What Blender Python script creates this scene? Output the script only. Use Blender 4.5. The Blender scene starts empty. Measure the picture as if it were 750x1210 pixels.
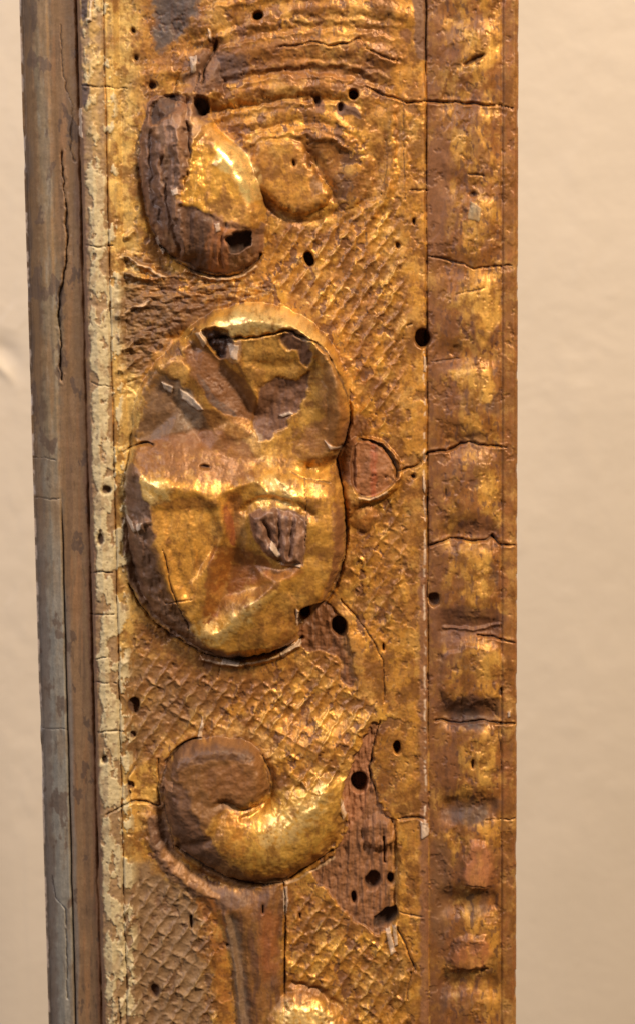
import bpy, math
import numpy as np

# ------------------------------------------------------------------ camera, world, lamps, exposure
MM = 1e-4                      # one unit of the drawing below = 0.1 mm
sc = bpy.context.scene
F_PX, DIST, TH, ROLL = 2500.0, 0.25, math.radians(7.83), -0.0104
fwd = np.array([0, math.cos(TH), -math.sin(TH)])
rt0, up0 = np.array([1.0, 0, 0]), np.array([0, math.sin(TH), math.cos(TH)])
rt = rt0 * math.cos(ROLL) + up0 * math.sin(ROLL)
up = up0 * math.cos(ROLL) - rt0 * math.sin(ROLL)
CAM = -fwd * DIST
cd = bpy.data.cameras.new('camera')
cd.sensor_fit = 'VERTICAL'; cd.sensor_height = 24; cd.lens = 24 * F_PX / 1210
cd.clip_start = 0.01; cd.clip_end = 20
cd.dof.use_dof = True; cd.dof.focus_distance = DIST - 0.001; cd.dof.aperture_fstop = 28
cam = bpy.data.objects.new('camera', cd)
sc.collection.objects.link(cam)
from mathutils import Matrix, Vector
M = Matrix.Identity(4)
for i in range(3):
    M[i][0], M[i][1], M[i][2], M[i][3] = rt[i], up[i], -fwd[i], CAM[i]
cam.matrix_world = M
sc.camera = cam

w = bpy.data.worlds.new('World'); sc.world = w; w.use_nodes = True
bg = w.node_tree.nodes['Background']
bg.inputs[0].default_value = (1.0, 0.72, 0.46, 1); bg.inputs[1].default_value = 0.10

def lamp(name, loc, target, size, power, col, size_y=None):
    d = bpy.data.lights.new(name, 'AREA'); d.energy = power; d.color = col; d.size = size
    if size_y: d.shape = 'RECTANGLE'; d.size_y = size_y
    o = bpy.data.objects.new(name, d); sc.collection.objects.link(o)
    o.location = loc
    o.rotation_euler = (Vector(target) - Vector(loc)).to_track_quat('-Z', 'Y').to_euler()
    return o
lamp('ceiling_lamp', (0.33, -0.38, 0.46), (0, 0, 0), 0.10, 7.3, (1.0, 0.80, 0.56))
lamp('window_light', (-0.36, -0.30, 0.36), (0, 0.04, 0), 0.3, 2.5, (0.95, 0.94, 1.0))

sc.view_settings.view_transform = 'Standard'
sc.view_settings.look = 'None'; sc.view_settings.gamma = 1; sc.view_settings.exposure = 0
sc.view_settings.use_curve_mapping = False

# ------------------------------------------------------------------ helpers: drawing on a sheet
def project(x, y, z):
    dx, dy, dz = x - CAM[0], y - CAM[1], z - CAM[2]
    dep = dx * fwd[0] + dy * fwd[1] + dz * fwd[2]
    return (375 + F_PX * (dx * rt[0] + dy * rt[1] + dz * rt[2]) / dep,
            605 - F_PX * (dx * up[0] + dy * up[1] + dz * up[2]) / dep)

def unproject(px, py, yplane):
    d = fwd + rt * (px - 375) / F_PX + up * (605 - py) / F_PX
    return CAM + d * (yplane - CAM[1]) / d[1]

RNG = np.random.RandomState(11)
TAB = RNG.rand(512, 512).astype(np.float32) * 2 * np.pi
def gnoise(x, y, seed=0):
    x = x + seed * 37.17; y = y + seed * 91.73
    xi = np.floor(x); yi = np.floor(y)
    fx = (x - xi).astype(np.float32); fy = (y - yi).astype(np.float32)
    xi = xi.astype(np.int32); yi = yi.astype(np.int32)
    u = fx * fx * fx * (fx * (fx * 6 - 15) + 10); v = fy * fy * fy * (fy * (fy * 6 - 15) + 10)
    def g(ix, iy, ax, ay):
        a = TAB[(iy) & 511, (ix) & 511]
        return np.cos(a) * ax + np.sin(a) * ay
    n00 = g(xi, yi, fx, fy); n10 = g(xi + 1, yi, fx - 1, fy)
    n01 = g(xi, yi + 1, fx, fy - 1); n11 = g(xi + 1, yi + 1, fx - 1, fy - 1)
    a = n00 + u * (n10 - n00); b = n01 + u * (n11 - n01)
    return (a + v * (b - a)) * 1.5
def fbm(x, y, s, o=4, seed=0, gain=0.5, sy=None):
    sy = sy or s
    r = 0; amp = 1; tot = 0
    for k in range(o):
        r = r + amp * gnoise(x / s * 2 ** k, y / sy * 2 ** k, seed + k * 3); tot += amp; amp *= gain
    return r / tot * 1.6
def sst(a, b, x):
    t = np.clip((x - a) / (b - a), 0, 1); return t * t * (3 - 2 * t)
def smax(a, b, k=3.0):
    h = np.clip(0.5 + 0.5 * (a - b) / k, 0, 1)
    return b + (a - b) * h + k * h * (1 - h)
def crom(pts, closed=True, n=6):
    P = np.array(pts, float); N = len(P); out = []
    rng = range(N) if closed else range(N - 1)
    for i in rng:
        if closed: p0, p1, p2, p3 = P[i - 1], P[i], P[(i + 1) % N], P[(i + 2) % N]
        else: p0, p1, p2, p3 = P[max(i - 1, 0)], P[i], P[i + 1], P[min(i + 2, N - 1)]
        for t in np.arange(n) / n:
            out.append(0.5 * (2 * p1 + (p2 - p0) * t + (2 * p0 - 5 * p1 + 4 * p2 - p3) * t * t + (3 * p1 - p0 - 3 * p2 + p3) * t ** 3))
    if not closed: out.append(P[-1])
    return np.array(out)

# ------------------------------------------------------------------ the sheet: one point every 0.09 mm over the front of the rail
STEP = 0.9
UL = unproject(40, 605, 62 * MM)[0] / MM
UR = unproject(610.5, 605, 4 * MM)[0] / MM
VT = unproject(300, 0, 0)[2] / MM + 85
VB = unproject(300, 1210, 0)[2] / MM - 85
nu = int(round((UR - UL) / STEP)) + 1; nv = int(round((VT - VB) / STEP)) + 1
ug = np.linspace(UL, UR, nu); vg = np.linspace(VT, VB, nv)
U, V = np.meshgrid(ug, vg)
BASE_X = np.array([37, 40, 46, 55, 66, 69, 72, 84, 98, 102.5, 104.5, 107, 110, 121, 133, 136, 139, 147, 154, 300, 455, 472, 487, 499, 503, 505, 508, 520, 534, 548, 563, 577, 586, 591, 594, 606, 609, 611.5])
BASE_H = np.array([-66, -60, -51, -43, -37, -37, -35, -25, -17, -16, -17, -3, 2, 6, 3, 1, 3, 1, -6, -7, -6, -2, 1, 2, 1, 0, 0, 1, 4, 9, 12, 9, 4, 2, 4, 4, 1, -4])
XR = U + 375.0
Hb = np.interp(XR, BASE_X, BASE_H)
PX, PY = project(U * MM, -Hb * MM, V * MM)
PX = PX.astype(np.float32); PY = PY.astype(np.float32)
XR = XR.astype(np.float32); YR = (605 - V).astype(np.float32)

def window(x0, y0, x1, y1):
    rows = np.where((PY[:, nu // 2] > y0 - 12) & (PY[:, nu // 2] < y1 + 12))[0]
    if len(rows) == 0: return None
    sub = PX[rows[0]:rows[-1] + 1]
    cols = np.where((sub.max(0) > x0) & (sub.min(0) < x1))[0]
    if len(cols) == 0: return None
    return slice(rows[0], rows[-1] + 1), slice(cols[0], cols[-1] + 1)

WX = fbm(PX, PY, 14, 3, 5); WY = fbm(PX, PY, 14, 3, 8)
def sdf(pts, warp=0.0, smooth=True, margin=25, far=99.0):
    """signed distance to a closed outline, negative inside"""
    P = crom(pts) if smooth else np.array(pts, float)
    out = np.full(PX.shape, far, np.float32)
    wdw = window(P[:, 0].min() - margin, P[:, 1].min() - margin, P[:, 0].max() + margin, P[:, 1].max() + margin)
    if wdw is None: return out
    x = PX[wdw] + warp * WX[wdw]; y = PY[wdw] + warp * WY[wdw]
    d2 = np.full(x.shape, 1e9, np.float32); ins = np.zeros(x.shape, bool)
    N = len(P)
    for i in range(N):
        ax, ay = P[i]; bx, by = P[(i + 1) % N]
        ex, ey = bx - ax, by - ay; L = ex * ex + ey * ey + 1e-9
        t = np.clip(((x - ax) * ex + (y - ay) * ey) / L, 0, 1)
        np.minimum(d2, (x - ax - t * ex) ** 2 + (y - ay - t * ey) ** 2, out=d2)
        if ay != by:
            c = ((ay > y) != (by > y)) & (x < (bx - ax) * (y - ay) / (by - ay) + ax)
            ins ^= c
    d = np.sqrt(d2); out[wdw] = np.where(ins, -d, d)
    return out
def dline(pts, warp=0.0, smooth=True, margin=25, far=99.0):
    """distance to an open line and which side of it"""
    P = crom(pts, False) if smooth else np.array(pts, float)
    out = np.full(PX.shape, far, np.float32); side = np.zeros(PX.shape, np.float32)
    wdw = window(P[:, 0].min() - margin, P[:, 1].min() - margin, P[:, 0].max() + margin, P[:, 1].max() + margin)
    if wdw is None: return out, side
    x = PX[wdw] + warp * WX[wdw]; y = PY[wdw] + warp * WY[wdw]
    d2 = np.full(x.shape, 1e9, np.float32); sd = np.zeros(x.shape, np.float32)
    for i in range(len(P) - 1):
        ax, ay = P[i]; bx, by = P[i + 1]; ex, ey = bx - ax, by - ay; L = ex * ex + ey * ey + 1e-9
        t = np.clip(((x - ax) * ex + (y - ay) * ey) / L, 0, 1)
        q = (x - ax - t * ex) ** 2 + (y - ay - t * ey) ** 2
        m = q < d2; d2[m] = q[m]; sd[m] = (ex * (y - ay) - ey * (x - ax))[m]
    out[wdw] = np.sqrt(d2); side[wdw] = np.sign(sd)
    return out, side
def srgb(r, g, b):
    c = np.array([r, g, b]) / 255.0
    return np.where(c <= 0.04045, c / 12.92, ((c + 0.055) / 1.055) ** 2.4).astype(np.float32)

# noises used all over
n60 = fbm(PX, PY, 60, 3, 21); n25 = fbm(PX, PY, 25, 3, 31); n10 = fbm(PX, PY, 11, 3, 41)
n5 = fbm(PX, PY, 5, 2, 51); nv_ = fbm(PX, PY, 7, 3, 61, sy=26); nfine = fbm(PX, PY, 2.6, 1, 71)

# ------------------------------------------------------------------ relief
H = Hb.astype(np.float32).copy()
# slow hand-made unevenness of every moulding
H += 1.3 * n60 * sst(100, 140, XR) + 0.5 * n25
# raise the whole carved field a little where the shell at the top swells
shell = sdf([(165, -80), (165, 40), (185, 70), (235, 95), (250, 130), (300, 150), (350, 165), (400, 190), (440, 200), (470, 150), (480, 90), (492, 30), (495, -80)], 3)
H += 10 * sst(6, -60, shell)

def dome(pts, ht, R, base=-12, warp=2.0, k=3.0, p=0.5, smooth=True):
    """a rounded lump standing on the field"""
    global H
    d = sdf(pts, warp, smooth)
    t = np.clip(-d / R, 0, 1)
    L = base + ht * (1 - (1 - t) ** 2) ** p
    L = np.where(d > 0, base - 4 * d, L)
    H = smax(H, L, k)
    return d
def cut(pts, z, warp=1.0, soft=1.2, smooth=True, rough=0.0):
    """sink an outline to the given level, sharp sided"""
    global H
    d = sdf(pts, warp, smooth)
    m = sst(soft, -soft, d)
    H = H * (1 - m) + (np.minimum(z + rough * n10, H)) * m
    return d
def sink(pts, dp, warp=1.0, soft=1.5, smooth=True, rough=0.0):
    global H
    d = sdf(pts, warp, smooth)
    H -= sst(soft, -soft, d) * (dp + rough * (n10 + 0.8 * nv_))
    return d
def ridge(pts, width, ht, warp=1.5, taper=True):
    global H
    d, s = dline(pts, warp)
    H += ht * np.exp(-(d / width) ** 2)
    return d
def step(pts, left, right, fall, warp=1.5):
    """a fold: raises one side of a line and lets it run out over `fall`"""
    global H
    d, s = dline(pts, warp, margin=60)
    a = np.exp(-(d / fall)) * (d < 90)
    H += np.where(s < 0, left, right) * a
    return d
CR = []     # crack lines, kept for the colour
def crack(pts, width=1.1, depth=5, warp=1.6, smooth=False):
    global H
    d, s = dline(pts, warp, smooth, margin=8)
    wv = width * np.clip(0.7 + 0.5 * n10 + 0.9 * n25, 0.3, 1.6)
    m = np.exp(-(d / np.maximum(wv, 0.3)) ** 2)
    if width > 1.05: H += 1.1 * np.exp(-((d - 3.2) / 1.8) ** 2) * sst(-0.2, 0.4, n10)
    H -= depth * m
    CR.append(m)
    return m

# ---- punched ground: slanting rows of hand-cut pits
ca, sa = math.cos(math.radians(57)), math.sin(math.radians(57))
hx = PX + 2.8 * WX + 4.0 * n60; hy = PY + 2.8 * WY - 3.0 * n60
S = (hx * sa + hy * ca) / 14.5; T = (hx * ca - hy * sa) / 17.0
row = np.floor(S)
fs = np.abs(S - row - 0.5) * 2; ft = np.abs(T - np.floor(T) - 0.5) * 2
ridge_s = fs ** 2.3; ridge_t = ft ** 2.8
strike = 0.75 + 0.6 * fbm(PX, PY, 30, 2, 35)
cells = np.clip(smax(ridge_s * (0.85 + 0.5 * n25 + 0.3 * n60), (0.32 + 0.36 * sst(540, 640, PY)) * ridge_t * strike * (1 + 0.8 * n25), 0.25), 0, 1.3)
hatch = np.zeros_like(H)
for pts, a in [([(318, 262), (345, 262), (400, 255), (455, 248), (474, 300), (478, 380), (474, 470), (455, 508), (424, 500), (416, 440), (396, 392), (360, 358), (322, 330), (312, 300)], 1.0),
               ([(412, 592), (440, 596), (474, 590), (480, 660), (470, 720), (455, 770), (432, 735), (408, 700), (412, 640)], 0.75),
               ([(145, 765), (190, 772), (250, 800), (310, 800), (360, 775), (398, 778), (430, 815), (440, 850), (425, 890), (400, 925), (350, 930), (322, 900), (300, 876), (250, 866), (205, 880), (165, 905), (145, 890)], 0.95),
               ([(148, 1052), (190, 1040), (230, 1062), (252, 1090), (255, 1150), (262, 1230), (262, 1300), (135, 1300), (138, 1150)], 1.05),
               ([(345, 1070), (368, 1052), (395, 1075), (430, 1105), (470, 1120), (482, 1180), (488, 1300), (425, 1300), (405, 1195), (345, 1160)], 1.0)]:
    hatch = np.maximum(hatch, a * sst(6, -8, sdf(pts, 5)))
H += hatch * (4.1 * cells - 2.0 + 0.2 * n10)
# ragged streaks left of the bud and above the flower
rag = sst(8, -10, sdf([(143, 300), (200, 318), (260, 330), (330, 335), (300, 352), (230, 372), (190, 410), (165, 450), (146, 455)], 4))
H += rag * (5 * np.abs(fbm(PX, PY, 26, 3, 77, sy=12)) + 2 * n10)

# ---- shell at the top: ribs curling round
for pts, wd, ht in [([(248, 122), (300, 110), (350, 104), (400, 106), (432, 118)], 9, 6), ([(275, 150), (305, 143), (345, 134), (385, 137), (408, 150)], 8, 5.5),
                    ([(300, 168), (325, 161), (358, 159), (390, 164), (408, 174)], 5, 6), ([(190, 88), (250, 70), (330, 56), (400, 54), (460, 70)], 14, 6),
                    ([(300, 30), (360, 14), (430, 10), (480, 20)], 12, 6), ([(240, 30), (300, -6), (380, -28)], 14, 6),
                    ([(462, 120), (462, 190), (456, 228), (438, 246)], 6, 4), ([(478, 112), (479, 180), (477, 240)], 3, 2.5)]:
    ridge(pts, wd * 0.85, ht * 0.62, 3.5)
for pts, wd, ht in [([(250, 133), (300, 124), (350, 117), (402, 120)], 5, -5), ([(265, 96), (330, 84), (400, 84), (440, 98)], 7, -6), ([(300, 156), (340, 147), (385, 150)], 4, -3),
                    ([(420, 165), (444, 190), (444, 225), (425, 242)], 7, -4), ([(468, 115), (470, 190), (466, 232)], 3, -2.5), ([(186, -40), (200, 20), (230, 55)], 22, -9)]:
    ridge(pts, wd * 0.85, ht * 0.62, 3.5)
for pts in [[(255, 138), (300, 126), (350, 119), (400, 122), (425, 132)], [(245, 108), (300, 95), (350, 89), (410, 92), (450, 105)], [(238, 96), (300, 80), (350, 74), (410, 76), (456, 88)], [(235, 66), (300, 46), (380, 36), (462, 44)], [(232, 50), (300, 30), (380, 22), (470, 28)], [(290, 158), (340, 148), (390, 152), (415, 166)], [(240, 12), (310, -2), (400, -6)]]:
    ridge([(x, y + 3) for x, y in pts], 3.2, 1.5, 4); ridge([(x, y - 4) for x, y in pts], 3, -0.8, 4)
H += 6.5 * sst(10, -12, sdf([(288, 152), (340, 142), (400, 148), (430, 172), (432, 220), (405, 236), (386, 214), (362, 178), (300, 190)], 3))
d_tongue = dome([(300, 172), (325, 163), (352, 162), (364, 186), (380, 213), (391, 230), (380, 246), (358, 253), (335, 248), (314, 230), (300, 205)], 10, 12, -4, 3.0)
d_lobe = dome([(372, 176), (400, 170), (426, 182), (432, 210), (428, 236), (408, 246), (392, 232), (380, 208)], 4, 12, -6, 2)
ridge([(375, 190), (385, 212), (396, 232)], 5, -5)
ridge([(310, 236), (335, 256), (365, 262), (395, 252)], 5, -4)
ridge([(441, 255), (452, 240), (460, 215)], 2.5, 3)

# ---- bud
BUD = [(177, 120), (200, 111), (224, 116), (240, 114), (250, 140), (266, 160), (287, 179), (303, 204), (312, 235), (314, 265), (310, 294), (298, 311), (275, 321), (245, 321), (222, 311), (200, 299), (182, 275), (170, 235), (165, 195), (168, 158)]
dome([(205, 118), (214, 92), (232, 68), (248, 58), (258, 66), (264, 90), (256, 122), (235, 135)], 15, 18, -6, 4)
d_bud = dome(BUD, 50, 62, -16, 2.5, 2.0)
for pts, wd, ht in [([(196, 190), (200, 230), (208, 270), (214, 300)], 4, -7), ([(212, 170), (216, 215), (212, 250), (222, 300)], 5, 5), ([(180, 160), (182, 210), (192, 260)], 4, -6),
                    ([(222, 150), (226, 190), (216, 225)], 4, -6), ([(240, 150), (232, 168), (226, 200)], 4, 4), ([(205, 130), (212, 165)], 5, 4), ([(222, 118), (220, 155)], 4, -5)]:
    ridge(pts, wd, ht * 1.15, 4)
ridge([(258, 172), (284, 198), (298, 232), (302, 262)], 13, 6, 2)
ridge([(240, 190), (255, 225), (262, 250)], 16, -3, 2)
H += sst(0, -6, d_bud) * sst(262, 215, PX - 0.3 * (PY - 200)) * (2.2 * fbm(PX, PY, 9, 3, 185, sy=40))
d_budcut = sink([(214, 247), (240, 248), (262, 262), (285, 268), (304, 272), (303, 300), (285, 312), (260, 316), (236, 312), (221, 304)], 2.5, 4, 3.0, rough=1.2)
ridge([(268, 264), (262, 290), (262, 314)], 2, -3)
cut([(270, 283), (284, 277), (298, 273), (296, 285), (288, 294), (275, 299)], 2, 4)
sink([(175, 136), (188, 119), (206, 111), (213, 122), (203, 136), (182, 148)], 13, 5, 3.5, rough=3)
sink([(231, 119), (241, 114), (249, 126), (242, 136), (232, 134)], 22, 3, 2)
crack([(190, 290), (205, 305), (222, 316), (245, 325), (275, 326), (298, 314), (308, 300)], 1.8, 7, 1.5, True)
ridge([(222, 320), (248, 329), (276, 330), (302, 316)], 2, 4, 2)
ridge([(166, 200), (172, 245), (186, 285), (205, 306)], 3, -5)
for pts in [[(148, 304), (165, 312), (182, 321), (198, 328)], [(150, 280), (158, 272)], [(150, 322), (170, 328), (190, 330)], [(143, 372), (160, 362), (178, 357)], [(146, 415), (162, 402), (175, 395)], [(146, 440), (160, 425)]]:
    ridge(pts, 3, 6, 3)
ridge([(215, 100), (232, 92), (252, 72), (256, 56)], 8, -6); ridge([(222, 85), (236, 70), (246, 45)], 5, 4, 3)

# ---- flower: chiselled facets between the folds, given as points (x, y, height) and the creases that join them
def blur(a, n=2):
    for _ in range(n):
        b = a.copy()
        b[1:-1] = 0.25 * a[:-2] + 0.5 * a[1:-1] + 0.25 * a[2:]
        a = b.copy(); a[:, 1:-1] = 0.25 * b[:, :-2] + 0.5 * b[:, 1:-1] + 0.25 * b[:, 2:]
    return a
from mathutils.geometry import delaunay_2d_cdt
def facets(pts, creases):
    idx = {p: k for k, p in enumerate(pts)}
    ed = [(idx[a], idx[b]) for c in creases for a, b in zip(c[:-1], c[1:])]
    vs, _, fs_, ov, _, _ = delaunay_2d_cdt([Vector((p[0], p[1])) for p in pts], ed, [], 0, 1e-4)
    hh = [pts[o[0]][2] if o else None for o in ov]
    for k, h_ in enumerate(hh):
        if h_ is None: hh[k] = min(pts, key=lambda p: (p[0] - vs[k][0]) ** 2 + (p[1] - vs[k][1]) ** 2)[2]
    out = np.full(PX.shape, -99.0, np.float32)
    for f in fs_:
        (x1, y1), (x2, y2), (x3, y3) = [vs[k] for k in f]
        wdw = window(min(x1, x2, x3) - 4, min(y1, y2, y3) - 4, max(x1, x2, x3) + 4, max(y1, y2, y3) + 4)
        x = PX[wdw] + 1.6 * WX[wdw]; y = PY[wdw] + 1.6 * WY[wdw]
        D = (y2 - y3) * (x1 - x3) + (x3 - x2) * (y1 - y3)
        if abs(D) < 1e-6: continue
        a = ((y2 - y3) * (x - x3) + (x3 - x2) * (y - y3)) / D; b = ((y3 - y1) * (x - x3) + (x1 - x3) * (y - y3)) / D
        m = (a >= -1e-4) & (b >= -1e-4) & (a + b <= 1.0001)
        sub = out[wdw]; sub[m] = (a * hh[f[0]] + b * hh[f[1]] + (1 - a - b) * hh[f[2]])[m]
    return out
P_out = [(205, 398, 8), (240, 370, 12), (272, 354, 14), (310, 348, 14), (352, 358, 14), (388, 384, 14), (412, 422, 14), (424, 480, 12), (416, 525, 10), (404, 546, -10), (416, 580, 12), (422, 630, 12), (412, 682, 10), (388, 724, 8), (364, 764, 6), (322, 789, 8), (270, 794, 8), (222, 776, 4), (174, 744, 0), (144, 692, 0), (132, 620, 2), (132, 560, 2), (142, 532, -6), (144, 480, -3), (154, 438, -2), (182, 412, 0)]
P_rim = [(252, 386, 24), (300, 377, 37), (345, 383, 41), (380, 408, 41), (397, 448, 41), (401, 490, 37), (391, 526, 24), (350, 541, 14), (308, 534, 9)]
P_in = [(300, 418, 27), (345, 411, 30), (371, 446, 22), (368, 492, 16), (338, 518, 10), (332, 462, 11), (309, 492, 4)]
P_gr = [(230, 402, 16), (246, 416, 12), (270, 438, 8), (290, 466, 5), (303, 494, 3)]
P_gb = [(258, 404, 22), (284, 430, 24), (302, 466, 19)]
P_gl = [(211, 419, 13), (234, 445, 17), (250, 475, 18), (274, 496, 15), (303, 514, 9)]
P_up = [(184, 456, 3), (214, 482, 3), (236, 508, 3), (182, 508, 1)]
P_uo = [(190, 432, 9), (171, 454, 8), (164, 492, 6)]
P_va = [(158, 527, 6), (200, 521, 13), (250, 530, 14), (301, 546, 14)]
P_sh = [(163, 554, 26), (192, 571, 38), (230, 573, 37), (262, 578, 32), (300, 565, 27), (332, 557, 25), (372, 558, 22)]
P_fl = [(252, 602, 27), (252, 648, 22), (222, 692, 24)]
P_lc = [(177, 598, 33), (190, 650, 33), (211, 705, 27), (237, 748, 17)]
P_wd = [(156, 600, 14), (158, 650, 13), (176, 700, 12), (210, 748, 6)]
P_rd = [(261, 592, 35), (266, 622, 34), (255, 650, 32), (247, 700, 27), (240, 740, 19)]
P_sl = [(274, 592, 20), (281, 640, 15)]
P_pk = [(276, 662, 9), (262, 704, 9), (300, 664, 14)]
P_lo = [(352, 668, 33), (326, 682, 37), (295, 708, 34), (254, 746, 21)]
P_we = [(306, 690, 19)]
P_ct = [(298, 602, 25), (318, 578, 33), (350, 582, 37), (367, 612, 36), (366, 652, 31), (332, 668, 24), (300, 642, 21)]
P_ri = [(386, 582, 31), (395, 622, 33), (393, 662, 29), (376, 698, 26)]
P_bo = [(346, 704, 29), (351, 736, 19), (314, 744, 27), (288, 763, 17), (328, 720, 27)]
FACE = facets(P_out + P_rim + P_in + P_gr + P_gb + P_gl + P_up + P_uo + P_va + P_sh + P_fl + P_lc + P_wd + P_rd + P_sl + P_pk + P_lo + P_we + P_ct + P_ri + P_bo, [P_rim, P_gr, P_gb, P_gl, P_uo, P_va, P_sh, P_lc, P_rd, P_sl, P_lo])
d_f1 = sdf([(212, 398), (238, 376), (270, 363), (305, 359), (340, 366), (374, 386), (397, 416), (410, 450), (413, 488), (408, 515), (396, 536), (372, 552), (330, 562), (300, 530), (296, 505), (262, 455), (232, 425)], 2)
d_f2 = sdf([(158, 528), (160, 490), (168, 456), (182, 434), (208, 424), (238, 434), (262, 462), (290, 494), (312, 530), (300, 552), (240, 545), (195, 536)], 2)
d_f3 = sdf([(152, 560), (160, 540), (184, 532), (222, 536), (262, 548), (285, 570), (284, 625), (275, 668), (258, 708), (240, 752), (222, 752), (192, 730), (172, 695), (158, 650), (150, 605)], 2)
d_f5 = sdf([(236, 752), (250, 700), (275, 660), (310, 645), (352, 650), (395, 640), (398, 675), (384, 708), (362, 732), (352, 754), (330, 767), (303, 774), (272, 776), (250, 768)], 2)
d_f6 = sdf([(262, 560), (300, 545), (345, 545), (380, 550), (402, 572), (408, 612), (408, 630), (402, 665), (386, 700), (345, 690), (295, 655), (258, 610)], 2)
d_fl = sdf([(212, 400), (238, 376), (270, 363), (305, 359), (340, 366), (374, 386), (397, 416), (410, 450), (413, 488), (408, 518), (399, 545), (405, 580), (408, 630), (402, 668), (386, 706), (362, 734), (352, 754), (330, 767), (303, 774), (272, 776), (246, 770), (218, 754), (188, 730), (168, 698), (154, 650), (148, 605), (148, 560), (154, 533), (158, 490), (166, 456), (184, 428)], 2)
tt = np.clip(-d_fl / 13, 0, 1); FACE = blur(np.maximum(FACE, -14), 9)
L = -13 + (1.15 * FACE + 13) * np.sqrt(1 - (1 - tt) ** 2)
H = smax(H, np.where(d_fl > 0, -13 - 4 * d_fl, L), 2.0)
ridge([(412, 545), (392, 547), (366, 551)], 8, -9, 2); ridge([(366, 551), (330, 552), (306, 542)], 8, -4, 2)
ridge([(205, 402), (222, 398), (232, 408)], 8, -7, 3)
d_wl = sink([(146, 560), (160, 545), (168, 575), (180, 600), (184, 650), (200, 690), (228, 735), (232, 760), (205, 745), (176, 715), (156, 680), (146, 630)], 2, 3, 2, rough=2.2)
ridge([(158, 608), (166, 622), (176, 612)], 4, 5, 2)
for pts, wd, ht in [([(305, 562), (318, 580), (312, 596)], 3, 2), ([(330, 560), (345, 580), (352, 598)], 3, 2), ([(200, 600), (208, 650), (224, 700)], 4, -1.5), ([(225, 600), (232, 650), (230, 690)], 3, 1.5), ([(345, 690), (352, 720), (340, 755)], 4, -2), ([(290, 425), (320, 430), (350, 428)], 6, -2), ([(372, 420), (386, 456), (388, 500)], 3, -2), ([(200, 460), (225, 500), (240, 520)], 5, -2)]:
    ridge(pts, wd, ht, 3)
d_stub = dome([(296, 603), (316, 592), (344, 597), (362, 606), (361, 640), (358, 662), (334, 660), (314, 648), (300, 628)], 20, 8, 24, 1.5, 2.0, smooth=False)
sm = sst(2, -5, d_stub)
H += sm * (5 * fbm(PX, PY, 16, 3, 83, sy=30))
for pts in [[(312, 610), (322, 630), (332, 656)], [(330, 600), (331, 640)], [(345, 605), (342, 650)]]:
    ridge(pts, 3, -7, 2)
ridge([(290, 598), (312, 585), (345, 590), (368, 604)], 6, -6, 2)
# losses on the upper lobe
d_l1 = sink([(304, 470), (312, 452), (330, 445), (352, 446), (366, 440), (362, 466), (345, 490), (322, 515), (304, 520), (300, 495)], 2.5, 4, 1.5, rough=1.5)
d_l2 = sink([(334, 394), (352, 390), (366, 402), (368, 424), (360, 432), (350, 412), (338, 412)], 2.5, 3, 1.5, rough=1.5)
d_l3 = sink([(240, 391), (258, 386), (270, 390), (275, 408), (262, 422), (250, 408)], 12, 2, 2, rough=3)
ridge([(250, 402), (262, 396), (272, 404)], 3, -6)
for pts, wd, dp in [([(262, 398), (305, 396), (338, 388), (352, 394), (362, 398), (378, 406), (392, 426), (404, 450), (412, 478), (412, 500), (406, 526), (398, 544), (403, 570), (407, 600), (409, 640), (404, 670), (396, 695), (384, 714)], 1.7, 8),
                    ([(152, 690), (166, 716), (190, 742), (215, 758), (240, 772), (270, 779), (300, 776), (322, 770), (345, 764), (357, 754)], 1.9, 9),
                    ([(146, 534), (158, 527), (172, 522), (182, 524)], 1.8, 8), ([(220, 400), (232, 388)], 1.5, 5),
                    ([(196, 642), (204, 680), (212, 708), (226, 738)], 0.9, 4), ([(198, 709), (230, 702)], 0.8, 3), ([(345, 556), (362, 562), (390, 568)], 0.8, 3), ([(361, 560), (362, 610), (360, 640)], 0.8, 3),
                    ([(262, 782), (258, 800)], 0.8, 3)]:
    crack(pts, wd, dp, 1.5, True)
ridge([(398, 420), (410, 450), (418, 486), (414, 520)], 3, 4, 2)
ridge([(240, 778), (270, 785), (300, 782), (325, 775), (355, 762)], 3.0, 6, 1.5)
ridge([(150, 560), (150, 620), (156, 680), (170, 710)], 4, 4, 2)

# ---- broken-off berry beside the flower
d_ring = dome([(410, 525), (432, 516), (456, 524), (474, 548), (474, 572), (456, 588), (430, 596), (410, 610), (404, 570)], 18, 14, -8, 2)
d_boss = cut([(416, 532), (424, 521), (440, 521), (457, 532), (468, 552), (466, 568), (452, 580), (436, 586), (422, 582), (415, 565)], 1, 1.0, 1.3, rough=0.8)
crack([(424, 519), (440, 521), (457, 532), (468, 552), (468, 564)], 2.8, 10, 0.8, True)
crack([(422, 583), (437, 587), (453, 580), (464, 570)], 1.0, 4, 0.8, True)
ridge([(420, 524), (421, 580)], 2, 3, 1)
dome([(404, 585), (420, 590), (440, 600), (448, 612), (432, 628), (416, 622), (406, 606)], 6, 24, -8, 2)

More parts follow.
